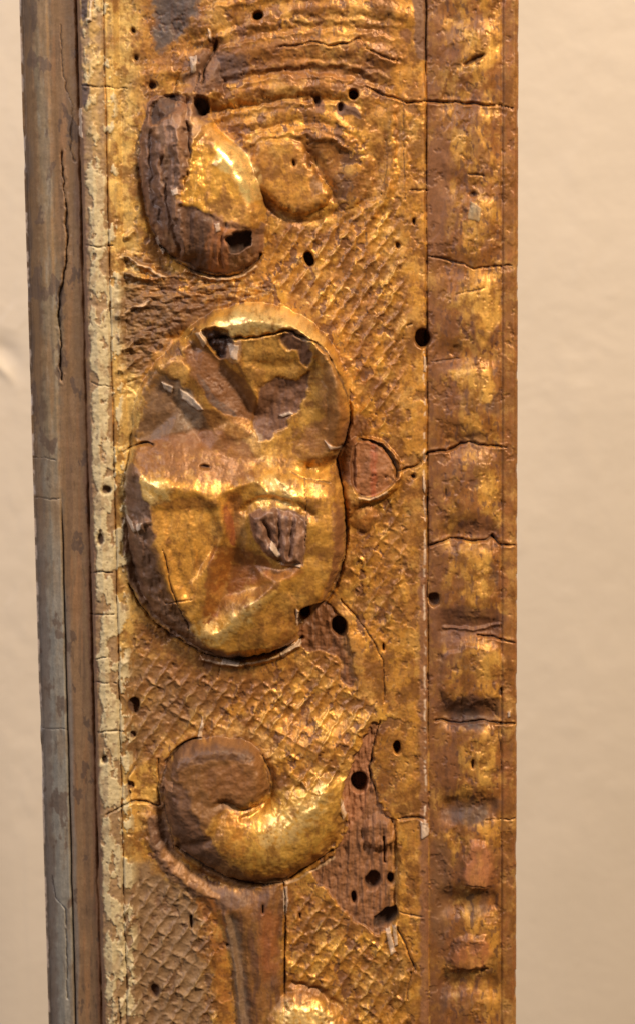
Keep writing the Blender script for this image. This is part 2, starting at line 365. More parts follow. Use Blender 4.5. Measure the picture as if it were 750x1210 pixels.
# ---- volute and its tail
H += 17 * sst(14, -34, sdf([(318, 862), (370, 852), (425, 850), (432, 890), (412, 950), (360, 990), (318, 960)], 3, margin=40))
d_v2 = dome([(194, 935), (215, 910), (262, 925), (312, 948), (335, 925), (380, 900), (412, 912), (413, 948), (402, 984), (377, 1014), (342, 1035), (300, 1042), (258, 1031), (222, 1008), (200, 975)], 37, 50, -12, 2, 5, 0.6)
d_v1 = dome([(195, 920), (203, 893), (225, 877), (260, 871), (292, 877), (311, 897), (317, 925), (308, 948), (288, 956), (262, 950), (250, 975), (225, 985), (202, 960)], 33, 15, -12, 2.5, 2.5, 0.6)
ridge([(318, 898), (323, 925), (312, 952), (288, 962)], 3, -4, 1.5)
H += 2.2 * cells * sst(2, -6, d_v2) * sst(985, 925, PY - 0.2 * (PX - 330)) * sst(318, 330, PX)
ridge([(215, 1000), (250, 985), (262, 958)], 6, -5, 2)
crack([(196, 902), (208, 886), (226, 875), (238, 872)], 2.2, 8, 1, True)
crack([(208, 1000), (232, 1018), (262, 1034), (300, 1045), (334, 1042), (362, 1026), (392, 1006)], 1.5, 7, 1.2, True)
crack([(311, 892), (320, 915), (318, 935)], 1.0, 3, 1, True)
# rim that runs round under the volute into the stem
ridge([(176, 965), (184, 1000), (205, 1030), (240, 1054), (275, 1070), (305, 1090)], 7, 5, 4)
ridge([(192, 960), (198, 995), (222, 1024), (260, 1045)], 5, -6, 2)
d_stem = dome([(232, 1050), (262, 1046), (300, 1048), (336, 1042), (337, 1120), (337, 1300), (282, 1300), (278, 1180), (268, 1110), (248, 1075)], 16, 46, -10, 2, 4, 0.7)
ridge([(266, 1080), (276, 1130), (286, 1210), (290, 1280)], 4, 4, 1.5); ridge([(276, 1085), (286, 1140), (294, 1210)], 5, -4, 1.5)
crack([(300, 1046), (335, 1043), (337, 1060), (337, 1100), (336, 1150), (337, 1290)], 1.3, 9, 0.6)
d_leaf = dome([(290, 1230), (310, 1196), (345, 1172), (380, 1180), (405, 1200), (418, 1235), (418, 1300), (290, 1300)], 26, 52, -10, 3, 6)
ridge([(345, 1163), (372, 1170), (400, 1190)], 4, -5, 2)

# ---- losses down to the wood on the right
d_w1 = cut([(441, 851), (447, 856), (442, 880), (437, 905), (441, 928), (448, 945), (457, 966), (469, 970), (470, 1020), (471, 1060), (467, 1092), (448, 1106), (424, 1092), (396, 1066), (378, 1046), (366, 1032), (393, 1010), (412, 976), (402, 946), (408, 922), (420, 890)], -10, 3.2, 1.0, smooth=False, rough=1.0)
H += sst(2, -4, d_w1) * (1.6 * nv_ + 2.2 * fbm(PX, PY, 5, 3, 183, sy=40))
H += 9 * sst(3, -6, sdf([(428, 978), (442, 966), (462, 972), (466, 996), (446, 1004), (430, 996)], 3))
d_w2 = cut([(356, 716), (378, 708), (390, 716), (402, 728), (410, 752), (416, 780), (420, 800), (412, 812), (402, 800), (398, 776), (380, 770), (360, 768), (352, 745)], -9, 2.5, 1.2, rough=1.5)
H += sst(2, -4, d_w2) * 1.5 * nv_ + sst(0, -8, d_stem) * 2.2 * fbm(PX, PY, 12, 4, 197, sy=60)
ridge([(400, 735), (420, 775), (428, 815), (430, 850)], 14, 5, 2)
crack([(402, 708), (425, 735), (442, 760), (452, 782), (454, 830)], 1.0, 4, 1.5)
# ---- holes
HOLES = []
def hole(x, y, rx, ry, depth=26, rot=0.0, warp=1.0):
    global H
    pts = [(x + rx * math.cos(a) * math.cos(rot) - ry * math.sin(a) * math.sin(rot), y + rx * math.cos(a) * math.sin(rot) + ry * math.sin(a) * math.cos(rot)) for a in np.linspace(0, 2 * np.pi, 12, endpoint=False)]
    d = sdf(pts, warp, margin=6)
    m = sst(0.6, -1.2, d)
    H = H - depth * m - 1.3 * sst(3.2, 0.0, d) * sst(-0.4, 0.4, n10 + 0.3)
    HOLES.append(m)
for a in [(305, 19, 6, 4.5, 24, -0.2), (417, 112, 6, 6), (365, 306, 6, 9, 28, -0.5), (499, 400, 9.5, 11), (401, 740, 9, 11.5, 30, -0.2), (360, 722, 6, 9, 22), (424, 926, 10, 12), (469, 884, 4.5, 8, 22),
          (440, 1042, 9, 12, 14, 0.5), (461, 1040, 4.5, 6.5, 16), (418, 1062, 3.2, 7, 14), (512, 709, 7, 8, 9), (402, 127, 4, 5, 8), (375, 120, 4, 7, 6), (158, 834, 7, 10, 10), (157, 868, 4, 4, 6),
          (126, 579, 6, 5, 7), (119, 637, 4, 7, 5), (124, 898, 4, 4, 6), (155, 928, 4, 4.5, 6), (181, 101, 5, 4, 6), (158, 36, 3, 3, 6), (162, 69, 3, 3, 5), (489, 262, 2.2, 4, 6), (470, 290, 3, 4, 6),
          (455, 563, 1, 1, 4), (488, 563, 3, 2.6, 5), (453, 765, 1.8, 4, 8), (244, 548, 5, 2, 5), (226, 1090, 2.2, 8, 8), (183, 1172, 5, 8, 7), (270, 1117, 1.8, 1.8, 6), (311, 1073, 1.5, 5, 7), (354, 1083, 1.2, 4, 5),
          (559, 230, 4, 3, 4), (591, 817, 3, 5, 3), (558, 903, 2.2, 6, 5), (526, 583, 1.2, 6, 3), (347, 193, 2, 4, 6), (366, 196, 2, 3, 6), (560, 70, 13, 3, 5, -0.5)]:
    hole(*a)
cut([(441, 1086), (456, 1076), (468, 1072), (469, 1086), (456, 1095), (443, 1097)], -24, 1.5, smooth=False)
H[...] = np.where(sst(2, -2, sdf([(452, 988), (453, 1020)] + [(455, 1020), (454, 988)], 0, False)) > 0.5, H - 8, H)

# ---- bead-and-block wear of the outer moulding (right)
xm = sst(510, 528, XR) * sst(592, 580, XR)
for y0, dp, wd in [(742, 9, 16), (846, 10, 15), (955, 10, 16), (1068, 9, 16), (1165, 8, 16), (525, 7, 16), (632, 8, 15), (318, 5, 18), (420, 6, 18), (215, 4, 18), (118, 4, 18), (20, 4, 18), (1270, 9, 14)]:
    H -= dp * xm * np.exp(-((PY + 2.5 * WY - y0) / wd) ** 2)
for pts, ht in [([(551, 1000), (576, 1000), (579, 1046), (548, 1047)], 6), ([(538, 1112), (572, 1108), (580, 1140), (534, 1146)], 6), ([(526, 772), (588, 766), (590, 826), (524, 826)], 3)]:
    H += ht * sst(3, -5, sdf(pts, 3))
ridge([(524, 742), (560, 745), (590, 738)], 2, 3, 2)
H += 4 * sst(0, -26, d_boss)
H += 0.7 * nv_ * xm
# edges are knocked about
H -= 9 * sst(4, 0, XR - XR[0, 0]) * sst(0.1, 0.7, fbm(PX * 0 + 5, PY, 55, 2, 91))
H -= 8 * sst(2.5, 0, XR[0, -1] - XR) * sst(0.0, 0.7, fbm(PX * 0 + 9, PY, 22, 3, 95))
# joints between the mouldings
jw = 1.0 * fbm(PX * 0, PY, 50, 3, 101)
J1 = np.exp(-((XR - 104.6 - 1.6 * jw - 0.8 * n10) / 1.5) ** 2) * (0.45 + 0.55 * sst(-0.3, 0.3, fbm(PX * 0 + 2, PY, 90, 4, 187))); H -= 4.5 * J1
jv = 1.5 * fbm(PX * 0 + 3, PY, 60, 3, 103)
J2a = np.exp(-((XR - 69.3 - 0.8 * jw) / 1.4) ** 2) * sst(560, 640, PY); H -= 5 * J2a
J3 = np.exp(-((XR - 504.3 - 0.8 * jv) / (1.15 + 0.45 * n10)) ** 2) * (1 - 0.75 * sst(820, 900, PY)) * (0.55 + 0.45 * sst(-0.3, 0.3, fbm(PX * 0 + 7, PY, 70, 4, 207))); H -= 6 * J3
J4 = np.exp(-((XR - 136.3 - 1.0 * jv) / 1.1) ** 2) * (0.45 + 0.5 * sst(-0.2, 0.3, n25)); H -= 3.5 * J4
J5 = np.exp(-((XR - 592.2) / 1.6) ** 2); H -= 1.8 * J5
CR += [J1 * 0.72, J2a, J3, J4 * 0.55]
crack([(73, 180), (77, 230), (80, 300), (74, 335), (70, 370), (73, 400), (72, 425), (74, 450)], 1.7, 6, 1.5, True)
crack([(72, 30), (76, 90), (86, 130), (84, 170), (88, 190)], 1.0, 2.5, 2, True)
crack([(62, 1035), (66, 1060), (78, 1075), (79, 1105), (80, 1180)], 0.9, 3, 1)
# cracks across
for pts, wd, dp in [([(430, 103), (446, 110), (458, 114), (482, 121), (504, 120), (530, 121), (560, 122), (585, 124), (606, 127)], 1.2, 5), ([(506, 303), (530, 307), (560, 317), (580, 316), (604, 313)], 1.0, 4),
                    ([(470, 556), (490, 552), (505, 536), (518, 533), (528, 534), (553, 522), (565, 526), (598, 529)], 1.3, 6), ([(508, 644), (520, 642), (533, 637), (552, 640), (576, 639), (582, 634), (590, 643), (608, 645)], 1.3, 6),
                    ([(564, 753), (582, 752), (596, 757), (608, 760)], 1.2, 5), ([(514, 851), (545, 857), (566, 853), (585, 855), (608, 856)], 1.1, 5), ([(470, 968), (486, 966), (502, 968)], 1.2, 4), ([(574, 971), (590, 969), (608, 968)], 1, 3.5),
                    ([(484, 225), (505, 225)], 0.9, 3), ([(508, 428), (528, 426), (542, 424)], 0.8, 2), ([(97, 101), (120, 103), (150, 105)], 0.9, 3), ([(101, 291), (118, 292), (134, 291)], 1.0, 4), ([(108, 452), (122, 456), (132, 456)], 0.8, 3),
                    ([(108, 677), (120, 676), (132, 676)], 0.9, 3.5), ([(108, 725), (124, 727), (136, 726)], 0.9, 3.5), ([(110, 778), (130, 777)], 0.8, 3), ([(110, 806), (138, 807)], 0.8, 3), ([(116, 865), (146, 864)], 0.8, 3),
                    ([(127, 963), (145, 952), (160, 947), (174, 948), (188, 953)], 1.3, 5), ([(140, 1180), (143, 1215)], 1.1, 4), ([(40, 541), (66, 543)], 0.7, 2), ([(42, 588), (72, 590)], 0.7, 2), ([(50, 860), (80, 863)], 0.7, 2),
                    ([(330, 57), (350, 55), (368, 50), (388, 55), (410, 53), (424, 46), (432, 57), (450, 68), (470, 72)], 1.1, 4), ([(240, 100), (243, 80), (252, 64), (257, 48)], 1.6, 6), ([(232, 110), (236, 90)], 1.2, 4),
                    ([(470, 1098), (478, 1115), (484, 1130), (490, 1148)], 1.6, 4), ([(484, 1150), (481, 1180)], 1.1, 3), ([(472, 1078), (500, 1084)], 0.8, 2), ([(448, 852), (440, 890), (436, 910), (443, 935)], 1.3, 5),
                    ([(160, 905), (152, 918), (153, 945)], 1.0, 3), ([(188, 897), (187, 935), (190, 952)], 1.2, 4), ([(455, 165), (456, 200), (450, 230)], 0.7, 1.5), ([(475, 122), (476, 180), (478, 235)], 0.7, 1.5), ([(480, 385), (486, 383)], 0.8, 3),
                    ([(194, 945), (202, 985), (206, 1003)], 0.9, 3), ([(548, 1046), (575, 1048)], 0.8, 2), ([(535, 1147), (576, 1145)], 0.8, 2), ([(553, 206), (572, 208)], 1.0, 2.5), ([(538, 348), (572, 340)], 0.9, 2), ([(588, 860), (592, 905)], 0.9, 2)]:
    crack(pts, wd, dp, 1.6)

# ---- small chips and flakes of gesso that stand proud (own parts)
CHIPS = [[(240, 846), (241, 858), (239, 873), (233, 874), (236, 862)], [(455, 1098), (460, 1096), (467, 1124), (461, 1128)], [(463, 1094), (468, 1092), (469, 1116), (466, 1118)], [(500, 420), (503, 424), (503, 440), (500, 438)], [(499, 560), (502, 566), (502, 584), (499, 576)],
         [(335, 1048), (340, 1046), (341, 1066), (337, 1086), (335, 1070)], [(264, 778), (284, 781), (282, 786), (262, 784)], [(330, 771), (355, 755), (357, 760), (334, 777)], [(383, 517), (392, 524), (404, 526), (402, 529), (390, 528)], [(350, 712), (356, 718), (354, 728), (357, 736), (351, 735)],
         [(402, 938), (406, 950), (409, 962), (405, 968), (402, 955)], [(496, 970), (505, 973), (506, 986), (498, 992)], [(150, 606), (158, 612), (164, 624), (160, 626), (150, 612)], [(164, 616), (172, 612), (166, 628)], [(322, 632), (332, 648), (330, 654), (320, 640)], [(332, 659), (356, 660), (356, 664), (333, 662)],
         [(94, 128), (97, 128), (98, 164), (94, 160)], [(102, 22), (106, 22), (107, 0), (110, 0), (109, 25), (102, 26)], [(253, 195), (258, 190), (264, 192), (258, 198)], [(205, 226), (212, 222), (214, 230), (207, 232)], [(232, 392), (242, 390), (246, 404), (242, 410)], [(330, 489), (342, 485), (348, 487), (334, 492)],
         [(192, 450), (206, 456), (204, 464), (196, 460)], [(214, 458), (232, 470), (242, 482), (236, 484), (216, 470)], [(246, 34), (250, 38), (251, 50), (248, 47)], [(224, 68), (234, 66), (232, 86), (228, 88)], [(556, 238), (568, 246), (566, 262), (552, 258)], [(599, 842), (602, 841), (603, 847), (600, 848)],
         [(187, 278), (195, 298), (193, 302), (184, 282)], [(255, 265), (261, 263), (263, 272), (258, 274)], [(194, 918), (206, 918), (206, 930), (190, 930)], [(270, 404), (284, 406), (282, 424), (274, 420)]]
chipid = np.zeros(H.shape, np.int16)
for i, c in enumerate(CHIPS):
    d = sdf(c, 0.8, False, margin=5)
    H += (2.4 if i not in (26, 30, 31) else 1.0) * sst(0.8, -0.8, d)
    chipid[d < 0] = i + 1

# leaf and gesso flaked off in small ragged patches, a step deep
gild = sst(138, 142, XR)
LOSS = sst(0.30, 0.38, fbm(PX, PY, 20, 5, 113, gain=0.6, sy=26)) * gild
LOSS2 = sst(0.24, 0.30, fbm(PX, PY, 60, 6, 115, gain=0.6, sy=80)) * gild
quiet = 1 - 0.75 * np.maximum.reduce([sst(0, -4, d) for d in (d_bud, d_f1, d_f2, d_f3, d_f5, d_f6, d_v1, d_v2, d_tongue, d_stem, d_leaf, d_w1, d_w2)])
LOSS *= quiet; LOSS2 *= quiet
H -= 1.0 * LOSS + 0.7 * LOSS2
CREAMM = sst(-0.10, 0.0, fbm(PX, PY, 20, 5, 151, sy=34, gain=0.6) + 0.20 - 0.9 * sst(117, 106, XR) - 0.3 * sst(126, 142, XR) - 0.32 * sst(420, 140, PY)) * sst(104.5, 107, XR) * sst(156, 144, XR)
H += 1.6 * CREAMM
# crumbly surface of worn gilding
orn = np.maximum.reduce([sst(0, -4, d) for d in (d_bud, d_f1, d_f2, d_f3, d_f5, d_f6, d_v1, d_v2, d_tongue, d_stem, d_leaf)])
field = sst(140, 152, XR) * sst(503, 495, XR)
H += field * (1 - 0.5 * orn) * (0.35 * n10 + 0.12 * n5) + orn * (0.6 * n25 + 0.22 * n10) + sst(0, -6, d_v1) * (1.0 * n25 + 0.6 * n10 + 0.5 * nv_) + 0.10 * nfine * (0.3 + field)
H += sst(106, 110, XR) * sst(140, 134, XR) * (0.5 * n10 + 0.35 * n5)
H += sst(104, 100, XR) * 0.5 * fbm(PX, PY, 5, 3, 105, sy=60)
# ------------------------------------------------------------------ colours of the finish: gold leaf, red bole, bare wood, gesso, paint
C_GOLD, C_GOLD2, C_BOLE, C_BROWN = srgb(214, 158, 72), srgb(190, 131, 56), srgb(112, 68, 40), srgb(144, 93, 50)
C_WOOD, C_PURP, C_DIRT, C_PALE, C_CREAM, C_GREY, C_TAN, C_REDW, C_YEL, C_SLATE = srgb(132, 88, 58), srgb(114, 80, 58), srgb(66, 46, 34), srgb(214, 192, 170), srgb(190, 172, 134), srgb(128, 114, 96), srgb(146, 108, 74), srgb(150, 92, 66), srgb(206, 172, 104), srgb(124, 124, 122)
col = np.zeros(H.shape + (3,), np.float32); met = np.zeros_like(H); rgh = np.full_like(H, 0.5)
def paint(mask, c, m=None, r=None):
    global col, met, rgh
    k = np.clip(mask, 0, 1).astype(np.float32)
    col += k[..., None] * (c - col)
    if m is not None: met += k * (m - met)
    if r is not None: rgh += k * (r - rgh)
def blot(pts, warp=6, soft=5, smooth=True):
    return sst(soft, -soft, sdf(pts, warp, smooth))
# gilded field
paint(np.ones_like(H), C_GOLD2, 0.5, 0.42)
paint(sst(-0.05, 0.5, n25 + 0.4 * n10), C_GOLD, 0.7, 0.36)
paint(0.75 * sst(0.05, 0.55, fbm(PX, PY, 34, 4, 111) + 0.25 * n10), C_BROWN, 0.35, 0.48)
paint(0.8 * LOSS, C_BOLE, 0.12, 0.5); paint(0.6 * LOSS2, srgb(128, 84, 48), 0.2, 0.46)
FLECK = sst(0.30, 0.50, fbm(PX, PY, 5.5, 3, 117, sy=9, gain=0.65))
SMUT = sst(-0.1, 0.6, fbm(PX, PY, 40, 5, 119, gain=0.62))
paint(0.6 * FLECK, C_DIRT, 0.05, 0.6)       # pits and flecks
# top shell: browner, rubbed
top = sst(150, 90, PY) * field
paint(0.55 * top * sst(-0.4, 0.3, n25), C_BROWN, 0.35, 0.46)
paint(0.7 * blot([(255, 40), (330, 55), (440, 60), (470, 85), (400, 95), (300, 90), (250, 110), (225, 100), (240, 60)], 8, 10), C_BOLE, 0.2, 0.5)
paint(0.85 * blot([(186, -60), (240, -60), (235, 5), (222, 30), (205, 50), (188, 58), (180, 20)], 8, 8), srgb(84, 76, 74), 0.1, 0.5)
paint(0.8 * blot([(222, 70), (250, 58), (262, 66), (290, 70), (290, 92), (262, 100), (240, 112), (222, 105)], 8, 6), C_PURP, 0.05, 0.6)
paint(0.6 * blot([(396, 178), (412, 176), (420, 200), (412, 228), (396, 232)], 5, 8), C_DIRT, 0.1, 0.5)
paint(0.5 * blot([(438, 8), (460, 2), (468, 20), (455, 34), (440, 28)], 4, 8), C_DIRT, 0.2, 0.5)
paint(blot([(372, 116), (382, 118), (382, 134), (374, 132)], 2, 1.5), C_WOOD, 0, 0.6); paint(blot([(398, 122), (412, 126), (424, 132), (426, 142), (412, 136), (400, 136)], 2, 1.5), C_PURP, 0, 0.6)
# left border of the field: yellow size, little gold
lft = sst(176, 150, PX + 8 * n25) * sst(136, 140, XR)
paint(0.8 * lft, C_YEL, 0.25, 0.48)
# cool grey-brown wear along the left and the lower left ground
paint(0.8 * rag * sst(-0.25, 0.25, fbm(PX, PY, 30, 5, 199, sy=12, gain=0.6)), srgb(110, 78, 52), 0.12, 0.5)
paint(0.75 * blot([(140, 330), (190, 340), (235, 352), (250, 370), (215, 395), (180, 425), (150, 440), (142, 390)], 8, 8), srgb(116, 82, 50), 0.15, 0.5)
paint(0.6 * blot([(140, 780), (180, 775), (230, 800), (260, 812), (250, 850), (200, 870), (150, 900), (138, 850)], 8, 14), srgb(124, 92, 60), 0.25, 0.5)
paint(0.8 * blot([(145, 1040), (200, 1035), (240, 1065), (245, 1130), (248, 1300), (140, 1300)], 8, 14), srgb(138, 110, 80), 0.2, 0.5)
paint(0.18 * hatch * sst(0.35, 0.05, cells), C_BROWN, 0.35, 0.5)                     # browner in the pits
paint(0.5 * hatch * sst(0.75, 1.0, cells) * sst(-0.3, 0.2, n25), srgb(228, 186, 112), 0.6, 0.36)
paint(0.5 * blot([(185, 735), (225, 768), (270, 790), (350, 785), (340, 806), (260, 815), (200, 790)], 6, 12), C_BROWN, 0.3, 0.45)  # shadow below the flower, painted into the ground colour
paint(0.72 * blot([(145, 1040), (200, 1035), (236, 1065), (242, 1130), (246, 1300), (138, 1300)], 8, 16), srgb(130, 102, 74), 0.14, 0.5)
paint(0.6 * blot([(140, 775), (180, 772), (225, 800), (250, 830), (215, 865), (170, 895), (140, 900)], 8, 18), srgb(122, 88, 56), 0.16, 0.5)
# bud
paint(sst(1, -2, d_bud), C_GOLD, 0.7, 0.34)
bw = np.maximum(blot([(160, 105), (245, 105), (250, 138), (236, 160), (226, 190), (214, 242), (250, 250), (300, 268), (320, 275), (320, 335), (220, 335), (150, 260), (155, 150)], 10, 4) * sst(2, -1, d_bud), sst(2, -1, d_budcut))
paint(bw, C_PURP, 0, 0.5); paint(0.6 * bw * sst(-0.1, 0.5, fbm(PX, PY, 12, 3, 121, sy=30)), C_WOOD, 0, 0.45)
paint(0.6 * bw * sst(0.05, 0.45, fbm(PX, PY, 10, 4, 122, sy=30)), srgb(166, 124, 88), 0.05, 0.42)
paint(0.8 * blot([(176, 136), (188, 120), (206, 112), (212, 122), (203, 136), (182, 147)], 5, 2), srgb(72, 52, 42), 0, 0.6)
paint(0.8 * blot([(245, 278), (266, 276), (270, 316), (248, 318)], 2, 2), C_REDW, 0, 0.45); paint(0.7 * blot([(245, 262), (262, 268), (280, 272), (262, 278)], 2, 2), srgb(184, 118, 64), 0.1, 0.5)
paint(0.7 * blot([(222, 252), (244, 255), (244, 316), (224, 306)], 2, 3), srgb(84, 60, 46), 0, 0.55)
paint(0.8 * blot([(262, 168), (285, 178), (300, 200), (306, 232), (292, 236), (280, 210), (262, 195)], 4, 5), srgb(240, 205, 140), 0.75, 0.24)  # pale highlight painted on the bud's right shoulder
# flower
fl = sst(1, -2, np.minimum.reduce([d_f1, d_f2, d_f3, d_f5, d_f6]))
paint(0.65 * fl, C_GOLD, 0.72, 0.33); paint(0.6 * fl * sst(0.0, 0.5, n25 + 0.3 * n10), C_GOLD2, 0.6, 0.4)
paint(0.85 * blot([(172, 526), (174, 480), (188, 450), (205, 440), (235, 468), (262, 498), (272, 528), (220, 530)], 5, 5), srgb(126, 92, 62), 0.12, 0.45)
paint(0.9 * blot([(218, 408), (240, 412), (270, 436), (292, 462), (302, 484), (296, 498), (268, 490), (244, 468), (226, 438)], 3, 4), srgb(118, 72, 36), 0.15, 0.42)
paint(0.8 * blot([(165, 530), (200, 524), (250, 532), (300, 548), (300, 562), (262, 566), (215, 556), (172, 548)], 4, 4), srgb(130, 82, 40), 0.25, 0.42)
paint(0.7 * blot([(150, 455), (166, 440), (170, 480), (158, 522), (147, 530)], 4, 3), C_YEL, 0.3, 0.45)
for p in ([(304, 470), (312, 452), (330, 445), (352, 446), (366, 440), (362, 466), (345, 490), (322, 515), (304, 520), (300, 495)], [(334, 394), (352, 390), (366, 402), (368, 424), (360, 432), (350, 412), (338, 412)], [(240, 391), (258, 386), (272, 390), (277, 408), (264, 426), (250, 408)]):
    paint(blot(p, 4, 2), srgb(114, 78, 56), 0, 0.5)
paint(0.7 * blot([(368, 470), (385, 440), (400, 440), (408, 480), (402, 520), (375, 530), (350, 515)], 6, 6), C_BROWN, 0.2, 0.45)
paint(0.85 * blot([(362, 478), (378, 468), (382, 486), (366, 506), (350, 512)], 4, 3), C_GOLD, 0.7, 0.36)
paint(0.8 * blot([(268, 372), (305, 362), (350, 372), (382, 398), (370, 402), (340, 384), (300, 390), (266, 396)], 5, 6), srgb(236, 200, 130), 0.72, 0.3)  # pale crescent: highlight painted along the top of the upper lobe
paint(0.95 * blot([(148, 560), (164, 545), (170, 575), (186, 600), (186, 650), (200, 690), (226, 730), (246, 760), (290, 772), (270, 784), (215, 756), (176, 722), (154, 690), (145, 640)], 4, 3), C_PURP, 0, 0.48)
paint(0.6 * blot([(180, 640), (195, 655), (205, 700), (226, 740), (205, 738), (184, 700)], 4, 3), srgb(110, 76, 52), 0.1, 0.45)
paint(sst(3, -1, d_stub) * 0.95, srgb(108, 76, 62), 0, 0.42); paint(0.6 * sst(3, -1, d_stub) * sst(0.1, 0.5, nv_), srgb(160, 120, 96), 0, 0.4)
paint(0.75 * blot([(300, 655), (285, 665), (262, 700), (252, 735), (272, 712), (300, 690), (330, 680), (360, 672), (350, 662), (322, 662)], 4, 4), srgb(150, 88, 42), 0.35, 0.36)
paint(0.7 * blot([(352, 700), (338, 712), (300, 735), (296, 755), (320, 755), (342, 740)], 4, 4), srgb(160, 100, 50), 0.4, 0.38)
paint(0.75 * blot([(398, 580), (406, 610), (408, 640), (400, 672), (388, 702), (380, 700), (392, 660), (396, 620)], 3, 3), C_WOOD, 0.05, 0.45)
paint(0.6 * blot([(268, 585), (285, 580), (284, 625), (276, 640), (270, 620)], 3, 3), srgb(156, 86, 46), 0.3, 0.4)
paint(0.6 * blot([(290, 500), (310, 520), (305, 545), (285, 535), (262, 500), (275, 495)], 4, 4), srgb(176, 150, 120), 0.15, 0.45)
# berry scar
paint(sst(1, -1.5, d_boss), srgb(146, 94, 56), 0.05, 0.5); paint(0.7 * blot([(437, 526), (444, 528), (444, 582), (438, 584)], 2, 2), srgb(156, 78, 46), 0, 0.5)
paint(0.85 * blot([(404, 500), (424, 490), (440, 504), (425, 512), (420, 530), (420, 575), (408, 565), (404, 530)], 3, 2.5), srgb(116, 72, 44), 0.1, 0.45)
paint(0.8 * blot([(404, 585), (422, 592), (444, 600), (440, 620), (420, 626), (408, 610)], 3, 4), srgb(150, 92, 42), 0.3, 0.4)
# volute
vol = sst(1, -2, np.minimum(d_v1, d_v2))
paint(0.6 * vol, C_GOLD, 0.72, 0.34)
paint(0.93 * blot([(190, 925), (203, 890), (228, 874), (268, 868), (300, 880), (316, 905), (315, 938), (296, 956), (262, 955), (250, 970), (256, 992), (275, 1015), (300, 1030), (340, 1034), (300, 1050), (250, 1036), (205, 995)], 5, 5), srgb(116, 78, 46), 0.1, 0.46)
paint(0.5 * blot([(270, 892), (300, 890), (312, 915), (305, 945), (280, 930)], 6, 6), srgb(140, 92, 48), 0.2, 0.45)
paint(0.7 * blot([(196, 930), (230, 960), (250, 1000), (240, 1020), (205, 990)], 6, 6), C_PURP, 0.02, 0.5)
paint(0.8 * blot([(280, 955), (330, 935), (380, 905), (408, 915), (405, 960), (380, 1000), (330, 1020), (290, 1010), (268, 985)], 6, 8) * sst(-0.4, 0.2, n10), srgb(228, 178, 88), 0.74, 0.32)
# stem
paint(0.8 * sst(3, -10, d_stem), srgb(108, 70, 40), 0.08, 0.46); paint(0.75 * sst(1, -3, d_stem) * sst(-0.1, 0.4, fbm(PX, PY, 9, 4, 181, sy=50)), srgb(88, 56, 38), 0.04, 0.5)
paint(0.6 * blot([(308, 1080), (326, 1080), (326, 1140), (312, 1150)], 3, 6), srgb(148, 86, 46), 0.1, 0.42)
paint(0.75 * blot([(266, 1090), (280, 1085), (288, 1140), (296, 1210), (298, 1290), (286, 1290), (276, 1160)], 3, 4), srgb(122, 100, 80), 0.1, 0.45)
paint(0.8 * blot([(178, 960), (195, 965), (204, 1000), (235, 1035), (290, 1060), (270, 1072), (230, 1052), (195, 1030), (178, 1000)], 4, 5), srgb(118, 86, 66), 0.05, 0.5)
paint(0.6 * sst(2, -16, d_leaf), srgb(216, 166, 88), 0.6, 0.36)
paint(0.6 * blot([(345, 1160), (372, 1164), (402, 1186), (400, 1196), (372, 1178), (345, 1174)], 3, 3), C_BOLE, 0.2, 0.45)
# bare wood
paint(sst(1.0, -1.2, d_w1), srgb(138, 92, 58), 0, 0.55); paint(0.6 * sst(1, -1.2, d_w1) * sst(-0.05, 0.4, fbm(PX, PY, 6, 4, 183, sy=44)), srgb(100, 66, 42), 0, 0.6)
paint(0.75 * blot([(436, 862), (440, 900), (432, 950), (412, 985), (398, 1005), (410, 970), (404, 940), (420, 895)], 2, 3) * sst(1, -1, d_w1), srgb(166, 112, 78), 0, 0.5)
paint(sst(1.2, -1.2, d_w2), srgb(126, 80, 46), 0, 0.5); paint(0.75 * sst(1, -1, d_w2) * sst(-0.05, 0.4, fbm(PX, PY, 6, 4, 183, sy=44)), srgb(92, 58, 36), 0, 0.55)
paint(0.55 * blot([(402, 745), (430, 770), (444, 810), (444, 850), (430, 850), (420, 810)], 4, 4), srgb(150, 108, 62), 0.2, 0.45)
# fillet to the right of the field
fil = sst(455, 470, PX + 4 * n10) * sst(503.5, 500, XR)
paint(0.6 * fil, srgb(196, 136, 58), 0.5, 0.42); paint(0.5 * fil * sst(0.1, 0.5, fbm(PX, PY, 20, 3, 131, sy=60)), C_BROWN, 0.3, 0.45)
ms = sst(490, 496, XR + 3 * n10) * sst(506, 503, XR) * sst(560, 700, PY); paint(0.75 * ms, srgb(118, 78, 60), 0.05, 0.5)
paint(0.9 * blot([(488, -60), (508, -60), (507, 5), (511, 40), (508, 68), (494, 68), (488, 40)], 4, 2), C_PURP, 0, 0.55); paint(0.8 * blot([(470, 36), (486, 38), (484, 52), (474, 48)], 3, 2), C_BOLE, 0.05, 0.5)
